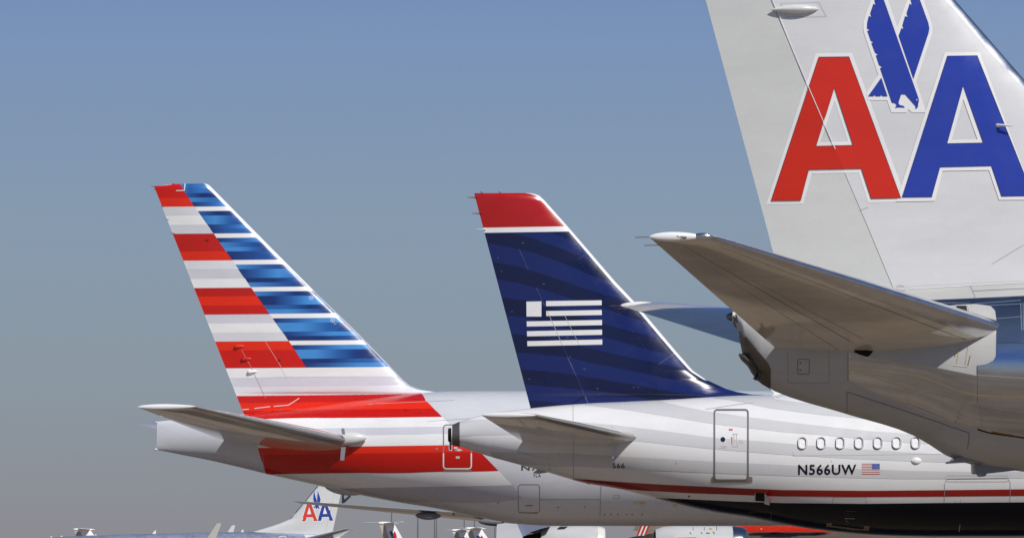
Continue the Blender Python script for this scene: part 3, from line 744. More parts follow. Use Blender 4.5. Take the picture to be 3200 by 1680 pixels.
    pts = dens([(x, y) for x, y in rrect(a[0], a[1], b[0], b[1], 9)], 25); v, f = ribbon(pts, 5.2, True); F.decal2(D, v, f, C(112, 112, 114), 3)
    door = D.build('door', body)
    D = Part(); F.decal(D, Z(7, [(58, 748), (84, 740), (92, 770), (110, 775), (345, 770), (360, 740), (390, 745), (390, 785), (330, 790), (60, 792)]), C(140, 128, 110), 2); D.build('door_sill', door)
    D = Part(); c = Z(7, [(152, 444)])[0]; F.decal(D, circ(*c, 10.5, 24), C(238, 238, 240), 2); F.decal(D, circ(*c, 8, 24), C(28, 34, 54), 3); D.build('door_window', door)
    D = Part(); a, b = Z(7, [(201, 357)])[0], Z(7, [(231, 371)])[0]; F.decal(D, rrect(*a, *b, 1), C(196, 60, 56), 2)
    v, f = text_px("EXIT", a[0] + 1.5, a[1] + 1.4, b[0] - 1.5, b[1] - 1.4, .01); F.decal2(D, v, f, C(240, 235, 235), 3)
    D.build('exit_placard', door); D = Part()
    F.line(D, Z(7, [(224, 430), (224, 478)]), 2.6, C(190, 70, 64), 2); F.decal(D, Z(7, [(217, 434), (224, 420), (231, 434)]), C(190, 70, 64), 3); D.build('handle_arrow', door); D = Part()
    for y in (495, 503, 511): F.line(D, Z(7, [(120 + (y % 7) * 3, y), (182, y)]), 1.1, C(226, 172, 168), 2)
    D.build('placard', door); D = Part()
    for y in (450, 458, 466, 474): F.line(D, Z(7, [(280, y), (310 + (y % 5) * 4, y)]), 1.1, C(222, 176, 172), 2)
    D.build('placard', door)
    D = Part(); F.line(D, Z(7, [(230, 400), (272, 400)]), 1.2, C(165, 167, 170), 2); F.line(D, Z(7, [(240, 402), (243, 460), (230, 490), (234, 502), (270, 502), (272, 490), (260, 460), (263, 402)]), 1.2, C(165, 167, 170), 2)
    D.build('door_handle', door)
    # windows
    for i in range(7):
        cx = 2440 + .295 * (228 + 199.8 * i); cy = 1340 + .295 * (148 - .35 * i * 2)
        out = rrect(cx - 14.2, cy - 19, cx + 14.2, cy + 19, 13, 5); mid = rrect(cx - 11.6, cy - 16.4, cx + 11.6, cy + 16.4, 10.6, 5)
        q = Part(); n = len(out)
        A = [F.world(*p, .002) for p in out]; B = [F.world(*p, .055) for p in [((o[0]*.6 + m_[0]*.4), (o[1]*.6 + m_[1]*.4)) for o, m_ in zip(out, mid)]]
        B2 = [F.world(*p, .055) for p in mid]; E = [F.world(*p, .003) for p in mid]
        vs = A + B + B2 + E; fs = [(r*n+k, r*n+(k+1) % n, (r+1)*n+(k+1) % n, (r+1)*n+k) for r in range(3) for k in range(n)]
        q.add(vs, [g[::-1] for g in fs], C(238, 238, 241), smooth=False); F.line(q, rrect(cx - 14.8, cy - 19.6, cx + 14.8, cy + 19.6, 13.4, 5), 1.2, C(140, 142, 148), 2, True)
        wdw = q.build('window', body)
        q = Part(); v, f = tris(mid); F.decal2(q, v, f, C(200, 200, 205), 2); F.decal2(q, *tris([(cx + (x - cx)*1.0, cy + (y - cy)*1.0) for x, y in rrect(cx-8.6, cy-12.6, cx+7.4, cy+14.6, 7.5, 4)]), C(238, 236, 240), 3); q.build('window_blind', wdw)  # grey seal; its wider top and right margin paints the rim's shade
    # small fittings
    q = Part(); a, b = F.world(*Z(25, [(1376, 335)])[0], .0), F.world(*Z(25, [(1492, 333)])[0], .0); pod(q, a, b, .10, C(226, 226, 226), n=16, m=16, sy=.6, nose=1.0); q.build('vent_fairing', body)
    q = Part(); F.decal(q, Z(7, [(414, 872), (480, 875), (490, 905), (486, 940), (414, 934)]), C(14, 12, 12), 3, MATT); F.line(q, Z(7, [(412, 870), (412, 936)]), 2.5, C(170, 166, 160), 4)
    oj = q.build('service_hatch', body)
    q = Part(); a = [F.world(*p, .01) for p in Z(7, [(488, 876), (484, 960)])]; b = [p + Vector((.13, -.30, -.04)) for p in a]; b[0].z -= .12
    q.add(a + b, [(0, 1, 3, 2)], C(225, 222, 218), smooth=False); q.add([p + Vector((.015, 0, 0)) for p in a + b], [(0, 2, 3, 1)], C(150, 26, 20), smooth=False); q.build('hatch_door', oj)
    q = Part(); slab(q, Z(13, [(640, 240), (735, 262), (772, 300), (765, 325), (680, 342), (636, 342), (680, 300)]), Y - .04, Y + .04, C(236, 236, 236)); q.build('blade_antenna', body)
    q = Part(); slab(q, Z(24, [(1120, 1000), (1180, 950), (1330, 985), (1325, 990), (1200, 1010)]), Y - .05, Y + .05, C(160, 162, 162)); q.build('blade_antenna', body)
    q = Part(); slab(q, Z(24, [(1835, 1125), (1880, 1135), (1870, 1150), (1830, 1140)]), Y - .04, Y + .04, C(190, 180, 176)); q.build('drain_mast', body)
    q = Part(); slab(q, Z(7, [(0, 978), (30, 972), (80, 982), (45, 1015), (40, 1022), (-22, 1018), (-24, 1012)]), Y - .3, Y - .25, C(200, 202, 214)); q.build('drain_mast', body)
    # ---- fin
    te = Z(2, [(152, 79), (150, 83), (470, 1300), (480, 1420)])
    le = Z(2, [(460, 79), (490, 83), (520, 93), (550, 120), (680, 265)]) + [(1923, 880), (1983.5, 943.6), (2000, 964), (2115, 1100), (2165, 1157), (2204, 1184), (2269, 1214), (2304, 1224), (2352, 1232), (2700, 1236), (2700, 1340)]
    st = Z(2, [(440, 79), (470, 84), (500, 95), (532, 124), (662, 268)]) + [(1913, 884), (1974, 948), (1992, 970), (2107, 1106), (2157, 1161), (2199, 1187), (2265, 1216), (2300, 1226), (2348, 1234), (2690, 1238), (2690, 1340)]
    hg = Z(9, [(200, -120), (255, 28), (785, 1210), (850, 1360)])
    N = Fin(Y, te, le, .33, .13, hg, st, bend=.015)
    BL, DK, RD = C(20, 35, 93), C(12, 22, 62), C(168, 22, 20)
    fm = N.main(BL, PAINT); rd = N.rudder(BL, PAINT); pr = (fm, rd)
    zz = at(2199, 1187, Y).z
    ld = N.lead(C(235, 235, 235), PAINT, colf=lambda x, z: C(232, 232, 232) if z > zz else BL)
    N.decal(pr, Z(2, [(100, 40), (700, 40), (700, 268), (180, 277)]), RD)
    N.decal(pr, Z(2, [(180, 276.5), (720, 268), (740, 297), (180, 306)]), C(232, 232, 230))
    z9 = lambda *p: Z(9, p); z23 = lambda *p: Z(23, p)
    bands = [z9((545, 57), (685, 56), (800, 170), (680, 108)),
             z9((70, 61), (250, 59), (390, 92), (560, 150), (720, 215), (900, 295), (1010, 420), (800, 345), (600, 262), (450, 208), (260, 160), (88, 128)),
             z9((128, 265), (300, 297), (500, 355), (700, 425), (900, 490), (1160, 556)) + z23((640, 432), (300, 325), (100, 258)) + z9((700, 525), (500, 460), (300, 408), (160, 385)),
             z9((193, 515), (370, 538), (600, 600)) + z23((140, 440), (400, 510), (830, 625), (975, 793), (700, 730), (300, 620), (100, 565)) + z9((600, 715), (375, 655), (220, 640)),
             z9((256, 772), (400, 787), (600, 815)) + z23((0, 700), (400, 790), (1100, 935), (1240, 1022), (1480, 1130), (1250, 1097), (800, 1010), (400, 925), (0, 850)) + z9((700, 940), (400, 905), (290, 903)),
             z9((325, 1020), (600, 1045)) + z23((0, 1005), (500, 1090), (900, 1165), (1260, 1222), (700, 1262), (500, 1205), (250, 1165), (0, 1140)) + z9((600, 1148), (355, 1125)),
             z9((374, 1242), (500, 1245), (650, 1266), (680, 1330), (395, 1330))]
    for b_ in bands: N.decal(pr, b_, DK)
    W = C(228, 228, 230)
    for b_ in ([(372, 545), (478, 543), (478, 650), (373, 650)], [(510, 541), (901, 536), (902, 570), (511, 577)], [(511, 611), (902, 604), (903, 639), (512, 646)],
               [(374, 684), (904, 674), (904, 710), (375, 720)], [(376, 753), (904, 742), (905, 778), (377, 789)], [(378, 823), (906, 811), (906, 847), (379, 858)]):
        N.decal(pr, z9(*b_), W, 2)
    N.line(pr, z9((518, 612), (560, 700), (628, 855)), 1.1, C(190, 192, 196), 3); N.line(pr, z9((640, 640), (745, 850)), 1, C(196, 198, 202), 3)
    N.line(pr, z9((655, 1272), (690, 1262), (785, 1210)), 1.6, C(14, 18, 40), 3); N.line(pr, z9((628, 860), (700, 1010), (785, 1208)), 1.3, C(50, 66, 120), 3)
    rnd = random.Random(4)
    for (xa, ya), (xb, yb), k, r in (((820, 195), (740, 245), 9, .9), ((1110, 575), (1010, 640), 9, .8), ((600, 80), (910, 490), 18, .6), ((930, 500), (1330, 1040), 24, .6)):
        for i in range(k):
            t = i / (k - 1); N.decal(pr, circ(*Z(9, [(xa + (xb-xa)*t, ya + (yb-ya)*t)])[0], r, 5), C(120, 135, 175), 3)
    for i in range(12): t = i / 11; N.decal(pr, circ(*Z(23, [(905 - 160*t, 755 + 110*t)])[0], .9 if i > 2 else 1.4, 5), C(170, 180, 205), 3)
    for x, y in ((172, 238), (198, 332), (270, 615), (392, 1090), (680, 935), (872, 1155), (1128, 1147), (1160, 1145)): N.decal(pr, circ(*Z(9, [(x, y)])[0], 1.2, 6), C(140, 150, 180), 3)
    for x, y in ((348, 133), (494, 421), (661, 797), (780, 1020), (886, 1196)): N.line(pr, Z(9, [(x-8, y), (x+8, y)]), 1.3, C(110, 122, 150), 3)
    fin = fm.build('vertical_fin', root); ld.build('leading_edge', fin); rud = rd.build('rudder', fin)
    for x, y in ((150, 104), (176, 195), (200, 286)):
        q = Part(); p = at(*Z(2, [(x, y)])[0], Y); tube(q, [p + Vector((.08, 0, 0)), p - Vector((.04, 0, 0)), p - Vector((.2, 0, 0))], [.03, .015, .008], C(150, 30, 28) if y < 250 else C(220, 220, 220), n=6); q.build('static_wick', rud)
    for x, y in ((195, 80), (300, 80)):
        q = Part(); p = at(*Z(2, [(x, y)])[0], Y); tube(q, [p + Vector((.03, 0, -.01)), p + Vector((-.06, 0, .05))], [.02, .008], C(120, 30, 28), n=6); q.build('static_wick', fin)
    # ---- stabilisers
    Yn = Y - 6.2
    rl, rt = at(1996, 1366, Y - 1.35), at(1622, 1371, Y - 1.25); tl, tt = at(1676, 1297, Yn), at(1504, 1296, Yn)
    for mY in (None, Y):
        sb, sec = stab(root, -1, rl, rt, tl, tt, .44, .15, C(222, 214, 202), lead=C(150, 148, 142), leadw=.05, lmat=UNDER, mirrorY=mY)
        q = Part(); mm = (lambda p: p) if mY is None else (lambda p: Vector((p.x, 2*Y - p.y, p.z)))
        pod(q, mm(tt), mm(tl), .075, C(222, 222, 222), sy=.7, nose=.8); q.build('tip_fairing', sb)
    for ya, pts in ((1.55, [(785, 410), (802, 405), (835, 485), (815, 490)]), (1.45, [(823, 622), (845, 625), (828, 755), (808, 790), (785, 780)])):
        q = Part(); slab(q, Z(22, pts), Y - ya - .06, Y - ya, C(196, 198, 204), bev=.0); q.build('trim_track', body)
bluefin()

# ================================================================== polished airliner at the right
def polished():
    Y = 72.0
    root = thing('passenger_jet', 'polished metal airliner at the right, grey fin with big red and blue letters and eagle', 'airliner', (14, Y, 0))
    F = Fuse(Y, [(2290, 986), (2300, 979), (2340, 972), (2460, 945), (2600, 918), (2834, 893), (3200, 874), (3700, 862), (8200, 862), (8700, 960), (8800, 1100)],
             [(2290, 992), (2292, 1009), (2306, 1033), (2313, 1062), (2320, 1104), (2340, 1150), (2366, 1186), (2404, 1213), (2634, 1289), (2838, 1351), (2900, 1384), (2980, 1433), (3060, 1455), (3151, 1466), (3300, 1486), (3700, 1530), (8200, 1530), (8700, 1440), (8800, 1260)],
             [(2290, .1), (2306, .28), (2325, .48), (2404, .8), (2640, 1.23), (2850, 1.6), (3100, 1.92), (3300, 2.1), (3700, 2.28), (8100, 2.28), (8600, 1.5), (8800, .45)])
    P = Part(); F.body(P, C(178, 178, 176), COMP)
    mc = (.62, .63, .66, 1)
    metal = [(2650, 1101)] + Z(4, [(1250, 757), (1400, 778), (1560, 806)]) + Z(14, [(1332, 1060), (1335, 950), (1430, 935), (1500, 900), (1528, 850), (1535, 480), (1520, 370), (1470, 320), (1310, 300), (960, 322), (780, 262), (1300, 241), (1825, 215)]) + \
        [(3420, 914), (3700, 912), (3700, 1420), (3400, 1398), (3200, 1372)] + Z(4, [(1700, 1100), (1380, 985), (1085, 865)])
    F.decal(P, metal, mc, 1, METAL, step=20)
    for pts, kk in ((Z(14, [(1540, 300), (1790, 285), (1790, 705), (1540, 705)]), .9), (Z(14, [(1540, 720), (1825, 722), (1825, 1135), (1345, 1100), (1345, 965), (1430, 945), (1510, 905), (1540, 850)]), 1.06),
                    (Z(4, [(1095, 745), (1400, 800), (1700, 850), (1700, 960), (1390, 900), (1095, 800)]), .97), (Z(4, [(1100, 808), (1390, 906), (1700, 966), (1700, 1090), (1390, 975), (1100, 866)]), 1.05),
                    (Z(4, [(1728, 990), (1949, 1025), (1949, 1130), (1728, 1085)]), .92)):
        F.decal(P, pts, tuple(c * kk for c in mc[:3]) + (1,), 2, METAL, step=20)
    for a, b, k in (((1100, 735), (1560, 812), 60), ((1100, 800), (1700, 962), 70), ((1380, 790), (1380, 975), 22), ((1550, 815), (1550, 1040), 24), ((1560, 862), (1715, 885), 24), ((1740, 860), (1740, 1090), 24), ((1840, 880), (1840, 1120), 24)):
        for i in range(k):
            t = i / (k - 1); F.decal(P, circ(*Z(4, [(a[0] + (b[0]-a[0])*t, a[1] + (b[1]-a[1])*t)])[0], .75, 5), C(120, 112, 104), 3)
    # forward body is bare metal too
    U = [F.par(3700, y) for y in (912, 1420)]
    v, f = tris([(U[0][0] - .5, U[0][1]), (F.x1 - 2, U[0][1]), (F.x1 - 2, U[1][1]), (U[1][0] - .5, U[1][1])]); F.decal_par(P, v, f, mc, 3, METAL)
    # exhaust shroud
    F.decal(P, Z(15, [(200, 190), (285, 205), (300, 365), (515, 625), (640, 770), (720, 880), (757, 960), (750, 1260), (640, 1260), (560, 1200), (300, 800), (200, 400)]), C(116, 108, 98), 1, DARKM)
    # lower composite belly edge, panel seams
    dk = C(112, 111, 108)
    F.line(P, Z(4, [(1085, 725), (1085, 865)]), 2, C(110, 104, 92), 2); F.line(P, Z(4, [(1080, 915), (1078, 1020)]), 1.6, dk); F.line(P, Z(4, [(1082, 917), (1380, 1015), (1680, 1118), (1672, 1195)]), 1.8, dk)
    F.line(P, Z(14, [(1332, 950), (1332, 1352)]), 1.8, C(80, 80, 84), 3); F.line(P, Z(14, [(1535, 712), (2100, 712)]), 1.5, C(70, 76, 96), 3)
    F.line(P, Z(14, [(980, 1078), (1340, 1110), (1825, 1150), (2200, 1170)]), 1.8, C(110, 110, 110), 3)
    F.line(P, Z(4, [(1380, 980), (1560, 1050)]), 2, C(225, 225, 225), 3); F.line(P, Z(4, [(1720, 985), (1949, 1020), (2300, 1060)]), 1.3, C(150, 145, 138), 3)
    F.line(P, Z(15, [(1000, 720), (1000, 1150), (1580, 1150), (1580, 600)]), .9, C(150, 150, 147)); F.line(P, rrect(*Z(15, [(1140, 818)])[0], *Z(15, [(1302, 1026)])[0], 3), 1.3, C(84, 84, 82), 2, True)
    for x, y in ((1177, 873), (1177, 968)): F.decal(P, circ(*Z(15, [(x, y)])[0], 2.2, 8), C(60, 60, 58), 2)
    F.line(P, Z(14, [(590, 146), (1310, 105), (1825, 80), (2200, 66)]), 2, C(220, 222, 224), 2); F.line(P, Z(14, [(1280, 166), (1825, 140), (2200, 128)]), 1.5, C(130, 130, 130), 2)
    F.line(P, Z(14, [(1255, 110), (1285, 170), (1312, 245)]), 1.6, C(150, 150, 152), 2)
    for (a, b, k) in (((1330, 298), (1780, 265), 22), ((1480, 318), (1790, 302), 16), ((1530, 458), (1790, 436), 13), ((800, 290), (1240, 293), 22), ((1790, 300), (1800, 570), 16), ((1815, 300), (1822, 570), 16), ((1840, 300), (1845, 570), 16), ((1340, 1050), (1825, 1085), 30)):
        for i in range(k):
            t = i / (k - 1); x, y = Z(14, [(a[0] + (b[0]-a[0])*t, a[1] + (b[1]-a[1])*t)])[0]
            F.decal(P, [(x-1, y-.8), (x+1, y-.8), (x+1, y+.8), (x-1, y+.8)], C(190, 196, 210), 2)
    for r_ in range(3):
        for i in range(12):
            x, y = Z(14, [(-5 + i*12.5 + r_*3, 832 + r_*12 + i*2.2)])[0]; F.decal(P, circ(x, y, .9, 5), C(60, 62, 70), 2)
    for i in range(12): x, y = Z(15, [(1005 if i % 2 else 1580, 720 + 35*i)])[0]; F.decal(P, circ(x, y, .7, 5), C(70, 70, 68), 3)
    for i in range(20):
        t = i / 19; x, y = Z(15, [(float(np.interp(t, [0, .6, 1], [515, 750, 745])), float(np.interp(t, [0, .6, 1], [640, 920, 1220])))])[0]; F.decal(P, circ(x, y, .9, 5), C(46, 42, 38), 2)
    # vents and slots
    F.decal(P, Z(14, [(1110, 322), (1215, 322), (1230, 400), (1230, 420), (1135, 420)]), C(34, 30, 28), 3, MATT); F.line(P, Z(14, [(1100, 320), (1235, 318), (1262, 415)]), 1.6, C(215, 215, 215), 4)
    F.decal(P, Z(14, [(30, 808), (45, 768), (90, 766), (95, 778), (235, 798), (205, 835), (175, 860), (150, 855), (90, 835)]), C(16, 15, 14), 3, MATT)
    F.line(P, Z(14, [(1148, 712), (1115, 928)]), 1.6, C(190, 170, 110), 3); F.line(P, Z(14, [(1242, 700), (1205, 945)]), 1.6, C(190, 170, 110), 3); F.line(P, Z(14, [(1080, 945), (1235, 962)]), 2, C(205, 205, 205), 3); F.line(P, Z(14, [(1258, 845), (1232, 955)]), 1.8, C(90, 90, 94), 3)
    F.line(P, Z(14, [(1100, 820), (1096, 860)]), 1.4, C(80, 80, 84), 3)
    v, f = tris(Z(14, [(480, 90), (553, 90), (560, 125), (572, 165), (572, 205), (490, 180)])); F.decal2(P, v, f, C(176, 178, 182), 2)
    F.line(P, Z(14, [(484, 118), (560, 122)]), 1.3, C(120, 120, 124), 3); F.line(P, Z(14, [(488, 160), (572, 166)]), 1.3, C(120, 120, 124), 3)
    F.line(P, Z(4, [(1720, 1100), (1780, 1118), (1949, 1142), (2300, 1170)]), 3.5, C(30, 27, 24), 3); F.line(P, Z(4, [(1790, 1112), (1900, 1130)]), 3, C(150, 116, 40), 2)
    body = P.build('fuselage', root)
    # tail-end light, exhaust lip, skid
    q = Part(); c = at(2288, 989, Y); revolve(q, c, Vector((1, 0, 0)), [(0, .06), (0, .105), (.04, .115), (.07, .105), (.08, .12), (.15, .12), (.2, .14)], C(214, 212, 200)); light = q.build('tail_light', body)
    q = Part(); revolve(q, c, Vector((1, 0, 0)), [(-.14, .01), (-.12, .05), (-.06, .085), (0, .1)], C(120, 124, 130), LEAD); q.build('light_lens', light)
    q = Part()
    slab(q, Z(15, [(310, 745), (360, 750), (392, 785), (480, 850), (560, 935), (612, 1020), (622, 1080), (585, 1118), (535, 1103), (552, 1060), (548, 1020), (440, 890), (340, 795)]), Y - .42, Y + .42, C(92, 84, 74), DARKM, bev=.14)
    ex = q.build('exhaust_duct', body)
    q = Part(); slab(q, Z(15, [(322, 768), (375, 795), (470, 870), (545, 950), (588, 1040), (560, 1098), (540, 1100), (556, 1050), (546, 1015), (440, 885), (345, 800)]), Y - .47, Y - .421, C(20, 18, 16), MATT, bev=.05); q.build('exhaust_mouth', ex)
    q = Part(); slab(q, [(2963, 1441), (2965, 1446), (3028, 1442), (3060, 1452), (3060, 1430), (2982, 1430), (2976, 1438)], Y - .5, Y + .5, C(120, 122, 126)); slab(q, [(3037, 1440), (3039, 1476), (3044, 1480), (3055, 1480), (3062, 1488), (3072, 1488), (3078, 1479), (3170, 1469), (3240, 1462), (3240, 1440)], Y - .3, Y + .3, C(118, 120, 126), bev=.03)
    q.build('tail_skid', body)
    # ---- fin
    te = [(2140, -250), (2207, 0), (2396, 700), (2421, 796), (2470, 975)]
    le = [(2765, -250), (2983, 0), (3200, 249), (3767, 900), (3830, 975)]
    st = [(2730, -250), (2950, 0), (2986, 40), (3096, 171), (3168, 249), (3735, 900), (3798, 975)]
    hg = [(2299, -250), (2406, 0), (2704, 700), (2787, 900), (2818, 975)]
    N = Fin(Y, te, le, .44, .2, hg, st, bend=.085)
    FC, RC = C(206, 207, 209), C(204, 206, 204)
    fm = N.main(FC, PAINT); rd = N.rudder(RC, PAINT); pr = (fm, rd)
    ld = N.lead((.75, .77, .82, 1), LEAD)
    z3 = lambda *p: Z(3, p); z12 = lambda *p: Z(12, p)
    WH, RED, BLU = C(236, 238, 238), C(198, 40, 20), C(40, 60, 156)
    N.decal(pr, z3((453, 1233), (752, 322), (970, 320), (1304, 1217), (1068, 1221), (1010, 1042), (728, 1048), (677, 1230)), WH, 1, holes=[z3((865, 607), (945, 853), (778, 860))])
    N.decal(pr, z12((390, -440), (440, -440), (620, -5), (725, 300), (835, -5), (790, -440), (840, -440), (1020, 10), (1100, 235), (1119, 300), (1115, 370), (935, 910), (1047, 1252), (890, 1252), (845, 1213), (828, 1252), (660, 1252), (612, 1115), (400, 1115), (378, 1035), (515, 835), (365, 400), (348, 340), (348, 260), (370, 170), (432, 0)), WH, 2)
    N.decal(pr, z3((1236, 1217), (1530, 318), (1740, 316), (2074, 1206), (1858, 1207), (1797, 1027), (1517, 1032), (1470, 1213)), WH, 3, holes=[z3((1641, 600), (1727, 842), (1572, 845))])
    def letter(outer, hole, col):
        oc = C(58, 26, 44)
        N.decal(pr, outer, col, 4, holes=[hole]); N.line(pr, outer, 1.1, oc, 5, True); N.line(pr, hole, 1.0, oc, 5, True)
    letter(z3((483, 1212), (770, 346), (952, 344), (1265, 1195), (1086, 1199), (1027, 1018), (710, 1024), (661, 1210)), z3((864, 530), (977, 877), (754, 883)), RED)
    letter(z3((1272, 1192), (1545, 340), (1725, 338), (2062, 1183), (1872, 1186), (1811, 1003), (1501, 1010), (1451, 1190)), z3((1640, 520), (1761, 863), (1544, 867)), BLU)
    N.decal(pr, z12((430, -380), (575, 0), (960, 1090), (966, 1120), (957, 1160), (955, 1190), (945, 1205), (920, 1212), (930, 1195), (925, 1180), (812, 1052), (768, 1052), (738, 1145), (750, 1168), (790, 1178), (805, 1190), (805, 1208), (795, 1196), (718, 1196), (707, 1208), (706, 1185), (722, 1172), (695, 1148), (665, 1145),
                    (533, 758), (562, 752), (522, 725), (487, 618), (515, 612), (478, 588), (437, 480), (468, 478), (430, 455), (392, 345), (422, 338), (388, 318), (392, 250), (410, 180), (438, 195), (425, 150), (460, 45), (485, 60), (472, 15), (478, -60), (445, -200)), BLU, 4)
    N.decal(pr, z12((740, 400), (772, 315), (797, 330), (782, 285), (812, 182), (843, 195), (828, 150), (862, 45), (887, 62), (875, 10), (870, -60), (832, -380), (975, 0), (1070, 260), (1081, 320), (1073, 370), (905, 880)), BLU, 4)
    N.decal(pr, z12((548, 865), (617, 1073), (557, 1073), (548, 1058), (537, 1073), (485, 1073), (473, 1058), (462, 1073), (400, 1073)), BLU, 4)
    N.decal(pr, z12((940, 1100), (948, 1108), (945, 1122), (938, 1118)), WH, 5, grid=200)
    # seams
    sg = C(182, 183, 186)
    N.line(pr, z3((490, -10), (712, 535), (870, 900)), 2.2, C(225, 226, 228), 6)
    N.line(pr, z3((540, 22), (770, 14), (817, 100), (575, 104), (540, 22)), 1, C(165, 166, 170), 3); N.line(pr, z3((1018, 1272), (1068, 1250)), 1, C(150, 150, 152), 3)
    N.line(pr, Z(4, [(1790, 290), (1949, 195)]), 1, C(160, 160, 164), 3)
    for i in range(46):
        x, y = Z(26, [(1320 + 540 * i / 45, 155 + 625 * i / 45)])[0]; N.decal(pr, circ(x - 1, y, 1.0, 5), C(236, 238, 240), 3)
    for i in range(50): t = i / 49; N.decal(pr, circ(*Z(3, [(560 + 340*t, 130 + 720*t)])[0], .55, 4), C(176, 177, 180), 3)
    for i in range(40): t = i / 39; N.decal(pr, circ(*Z(4, [(1500 - 0*t, 40 + 330*t)])[0], .5, 4), C(188, 189, 192), 3)
    fin = fm.build('vertical_fin', root); ld.build('leading_edge', fin); rud = rd.build('rudder', fin)
    q = Part(); xz = N.toxz(*z3((620, 66))[0]); p = Vector((xz[0], N.y(*xz) - .02, xz[1])); pod(q, p + Vector((-.55, 0, .02)), p + Vector((.56, -.02, .03)), .10, C(206, 206, 205), sy=1.4, nose=1.3, n=16, m=18); q.build('hinge_fairing', fin)
    q = Part(); xz = N.toxz(*z3((1880, 766))[0]); p = Vector((xz[0], N.y(*xz), xz[1]))
    tube(q, [p + Vector((-.12, 0, .03)), p + Vector((-.04, -.13, .02)), p + Vector((.2, -.17, 0))], [.05, .03, .015], C(214, 214, 216), n=10); q.build('pitot_probe', fin)
    # ---- stabilisers
    rl, rt = at(3106, 1014, Y - 1.83), at(2374, 1044, Y - 1.83); tl, tt = at(2226, 739, Y - 8.5), at(2028, 740, Y - 8.5)
    for mY in (None, Y):
        mm = (lambda p: p) if mY is None else (lambda p: Vector((p.x, 2*Y - p.y, p.z)))
        sb, sec = stab(root, -1, rl, rt, tl, tt, .74, .2, C(224, 214, 198), lead=(.66, .66, .68, 1), leadw=.075, lmat=LEAD, mirrorY=mY, inboard=.2, eh=.72)
        q = Part(); pod(q, mm(tt), mm(tl) - Vector((.18, 0, 0)), .1, C(236, 236, 238), sy=.8, nose=.85, n=18, m=22); tip = q.build('tip_fairing', sb)
        q = Part(); pod(q, mm(tl) - Vector((.5, 0, 0)), mm(tl) + Vector((.02, 0, 0)), .075, (.7, .7, .74, 1), LEAD, sy=.8, nose=1.4); q.build('tip_cap', sb)
        for k in (0, 1):
            q = Part(); p = mm(tt + (rt - tt) * (.0 if k == 0 else .075)); tube(q, [p + Vector((.1, 0, .0)), p - Vector((.28, 0, .01))], .009, C(110, 80, 74), n=5); q.build('static_wick', sb)
        if mY is None:
            q = Part(); p = at(*Z(21, [(700, 185)])[0], Y - 8.62); tube(q, [p + Vector((-.14, -.02, .02)), p, p + Vector((.06, .05, 0))], [.01, .018, .02], C(90, 90, 90), n=6); tube(q, [p, p + Vector((-.06, -.02, -.05))], .01, C(90, 90, 90), n=6); q.build('position_light', tip)
            # seams on the underside, following the surface
            q = Part()
            def under(pts, w, c):
                vs = []
                for sv, u in pts:
                    a = sec(sv, u - w/2, -1); b = sec(sv, u + w/2, -1); vs += [a - Vector((0, 0, .004)), b - Vector((0, 0, .004))]
                q.add(vs, [(2*i, 2*i+1, 2*i+3, 2*i+2) for i in range(len(pts)-1)], c, UNDER)
            under([(i/20 * .96, .60) for i in range(21)], .006, C(120, 116, 108)); under([(.05 + i/20 * .6, .52) for i in range(21)], .004, C(140, 134, 124)); under([(i/20*.95, .12) for i in range(21)], .005, C(120, 116, 108))
            q.build('seam_strip', sb)
    q = Part()
polished()

# ================================================================== things farther back
def logo(N, pr, mx, my, s=1.0, flip=False):
    """the two letters and the bird; mx, my map the photo-3 frame onto the fin"""
    WH, RED, BLU = C(228, 230, 230), C(206, 66, 50), C(44, 66, 150)
    f = lambda *p: [(mx(x), my(y)) for x, y in p]
    N.decal(pr, f((440, 1250), (740, 305), (985, 305), (1300, 1235), (1060, 1240), (1000, 1060), (735, 1065), (690, 1250)), WH, 1)
    N.decal(pr, f((1240, 1235), (1515, 305), (1755, 305), (2090, 1225), (1850, 1225), (1790, 1045), (1525, 1050), (1480, 1235)), WH, 2)
    e = lambda *p: f(*[((2600 + .2811 * x - 2160) / .5177, .2811 * y / .5177) for x, y in p])
    N.decal(pr, e((430, -560), (560, -60), (725, 300), (835, -60), (830, -560), (1030, 10), (1125, 300), (945, 910), (960, 1255), (800, 1255), (660, 1255), (400, 1115), (500, 835), (340, 300)), WH, 3)
    N.decal(pr, f((483, 1212), (770, 346), (952, 344), (1265, 1195), (1086, 1199), (1027, 1018), (710, 1024), (661, 1210)), RED, 4, holes=[f((864, 530), (977, 877), (754, 883))])
    N.decal(pr, f((1272, 1192), (1545, 340), (1725, 338), (2062, 1183), (1872, 1186), (1811, 1003), (1501, 1010), (1451, 1190)), BLU, 4, holes=[f((1640, 520), (1761, 863), (1544, 867))])
    N.decal(pr, e((430, -480), (575, 0), (960, 1090), (920, 1212), (812, 1052), (768, 1052), (738, 1145), (805, 1200), (707, 1200), (665, 1145), (533, 758), (437, 480), (392, 345), (392, 250), (440, -200)), BLU, 4)
    N.decal(pr, e((740, 400), (830, -480), (975, 0), (1081, 320), (905, 880)), BLU, 4)
    N.decal(pr, e((548, 865), (617, 1073), (400, 1073)), BLU, 4)

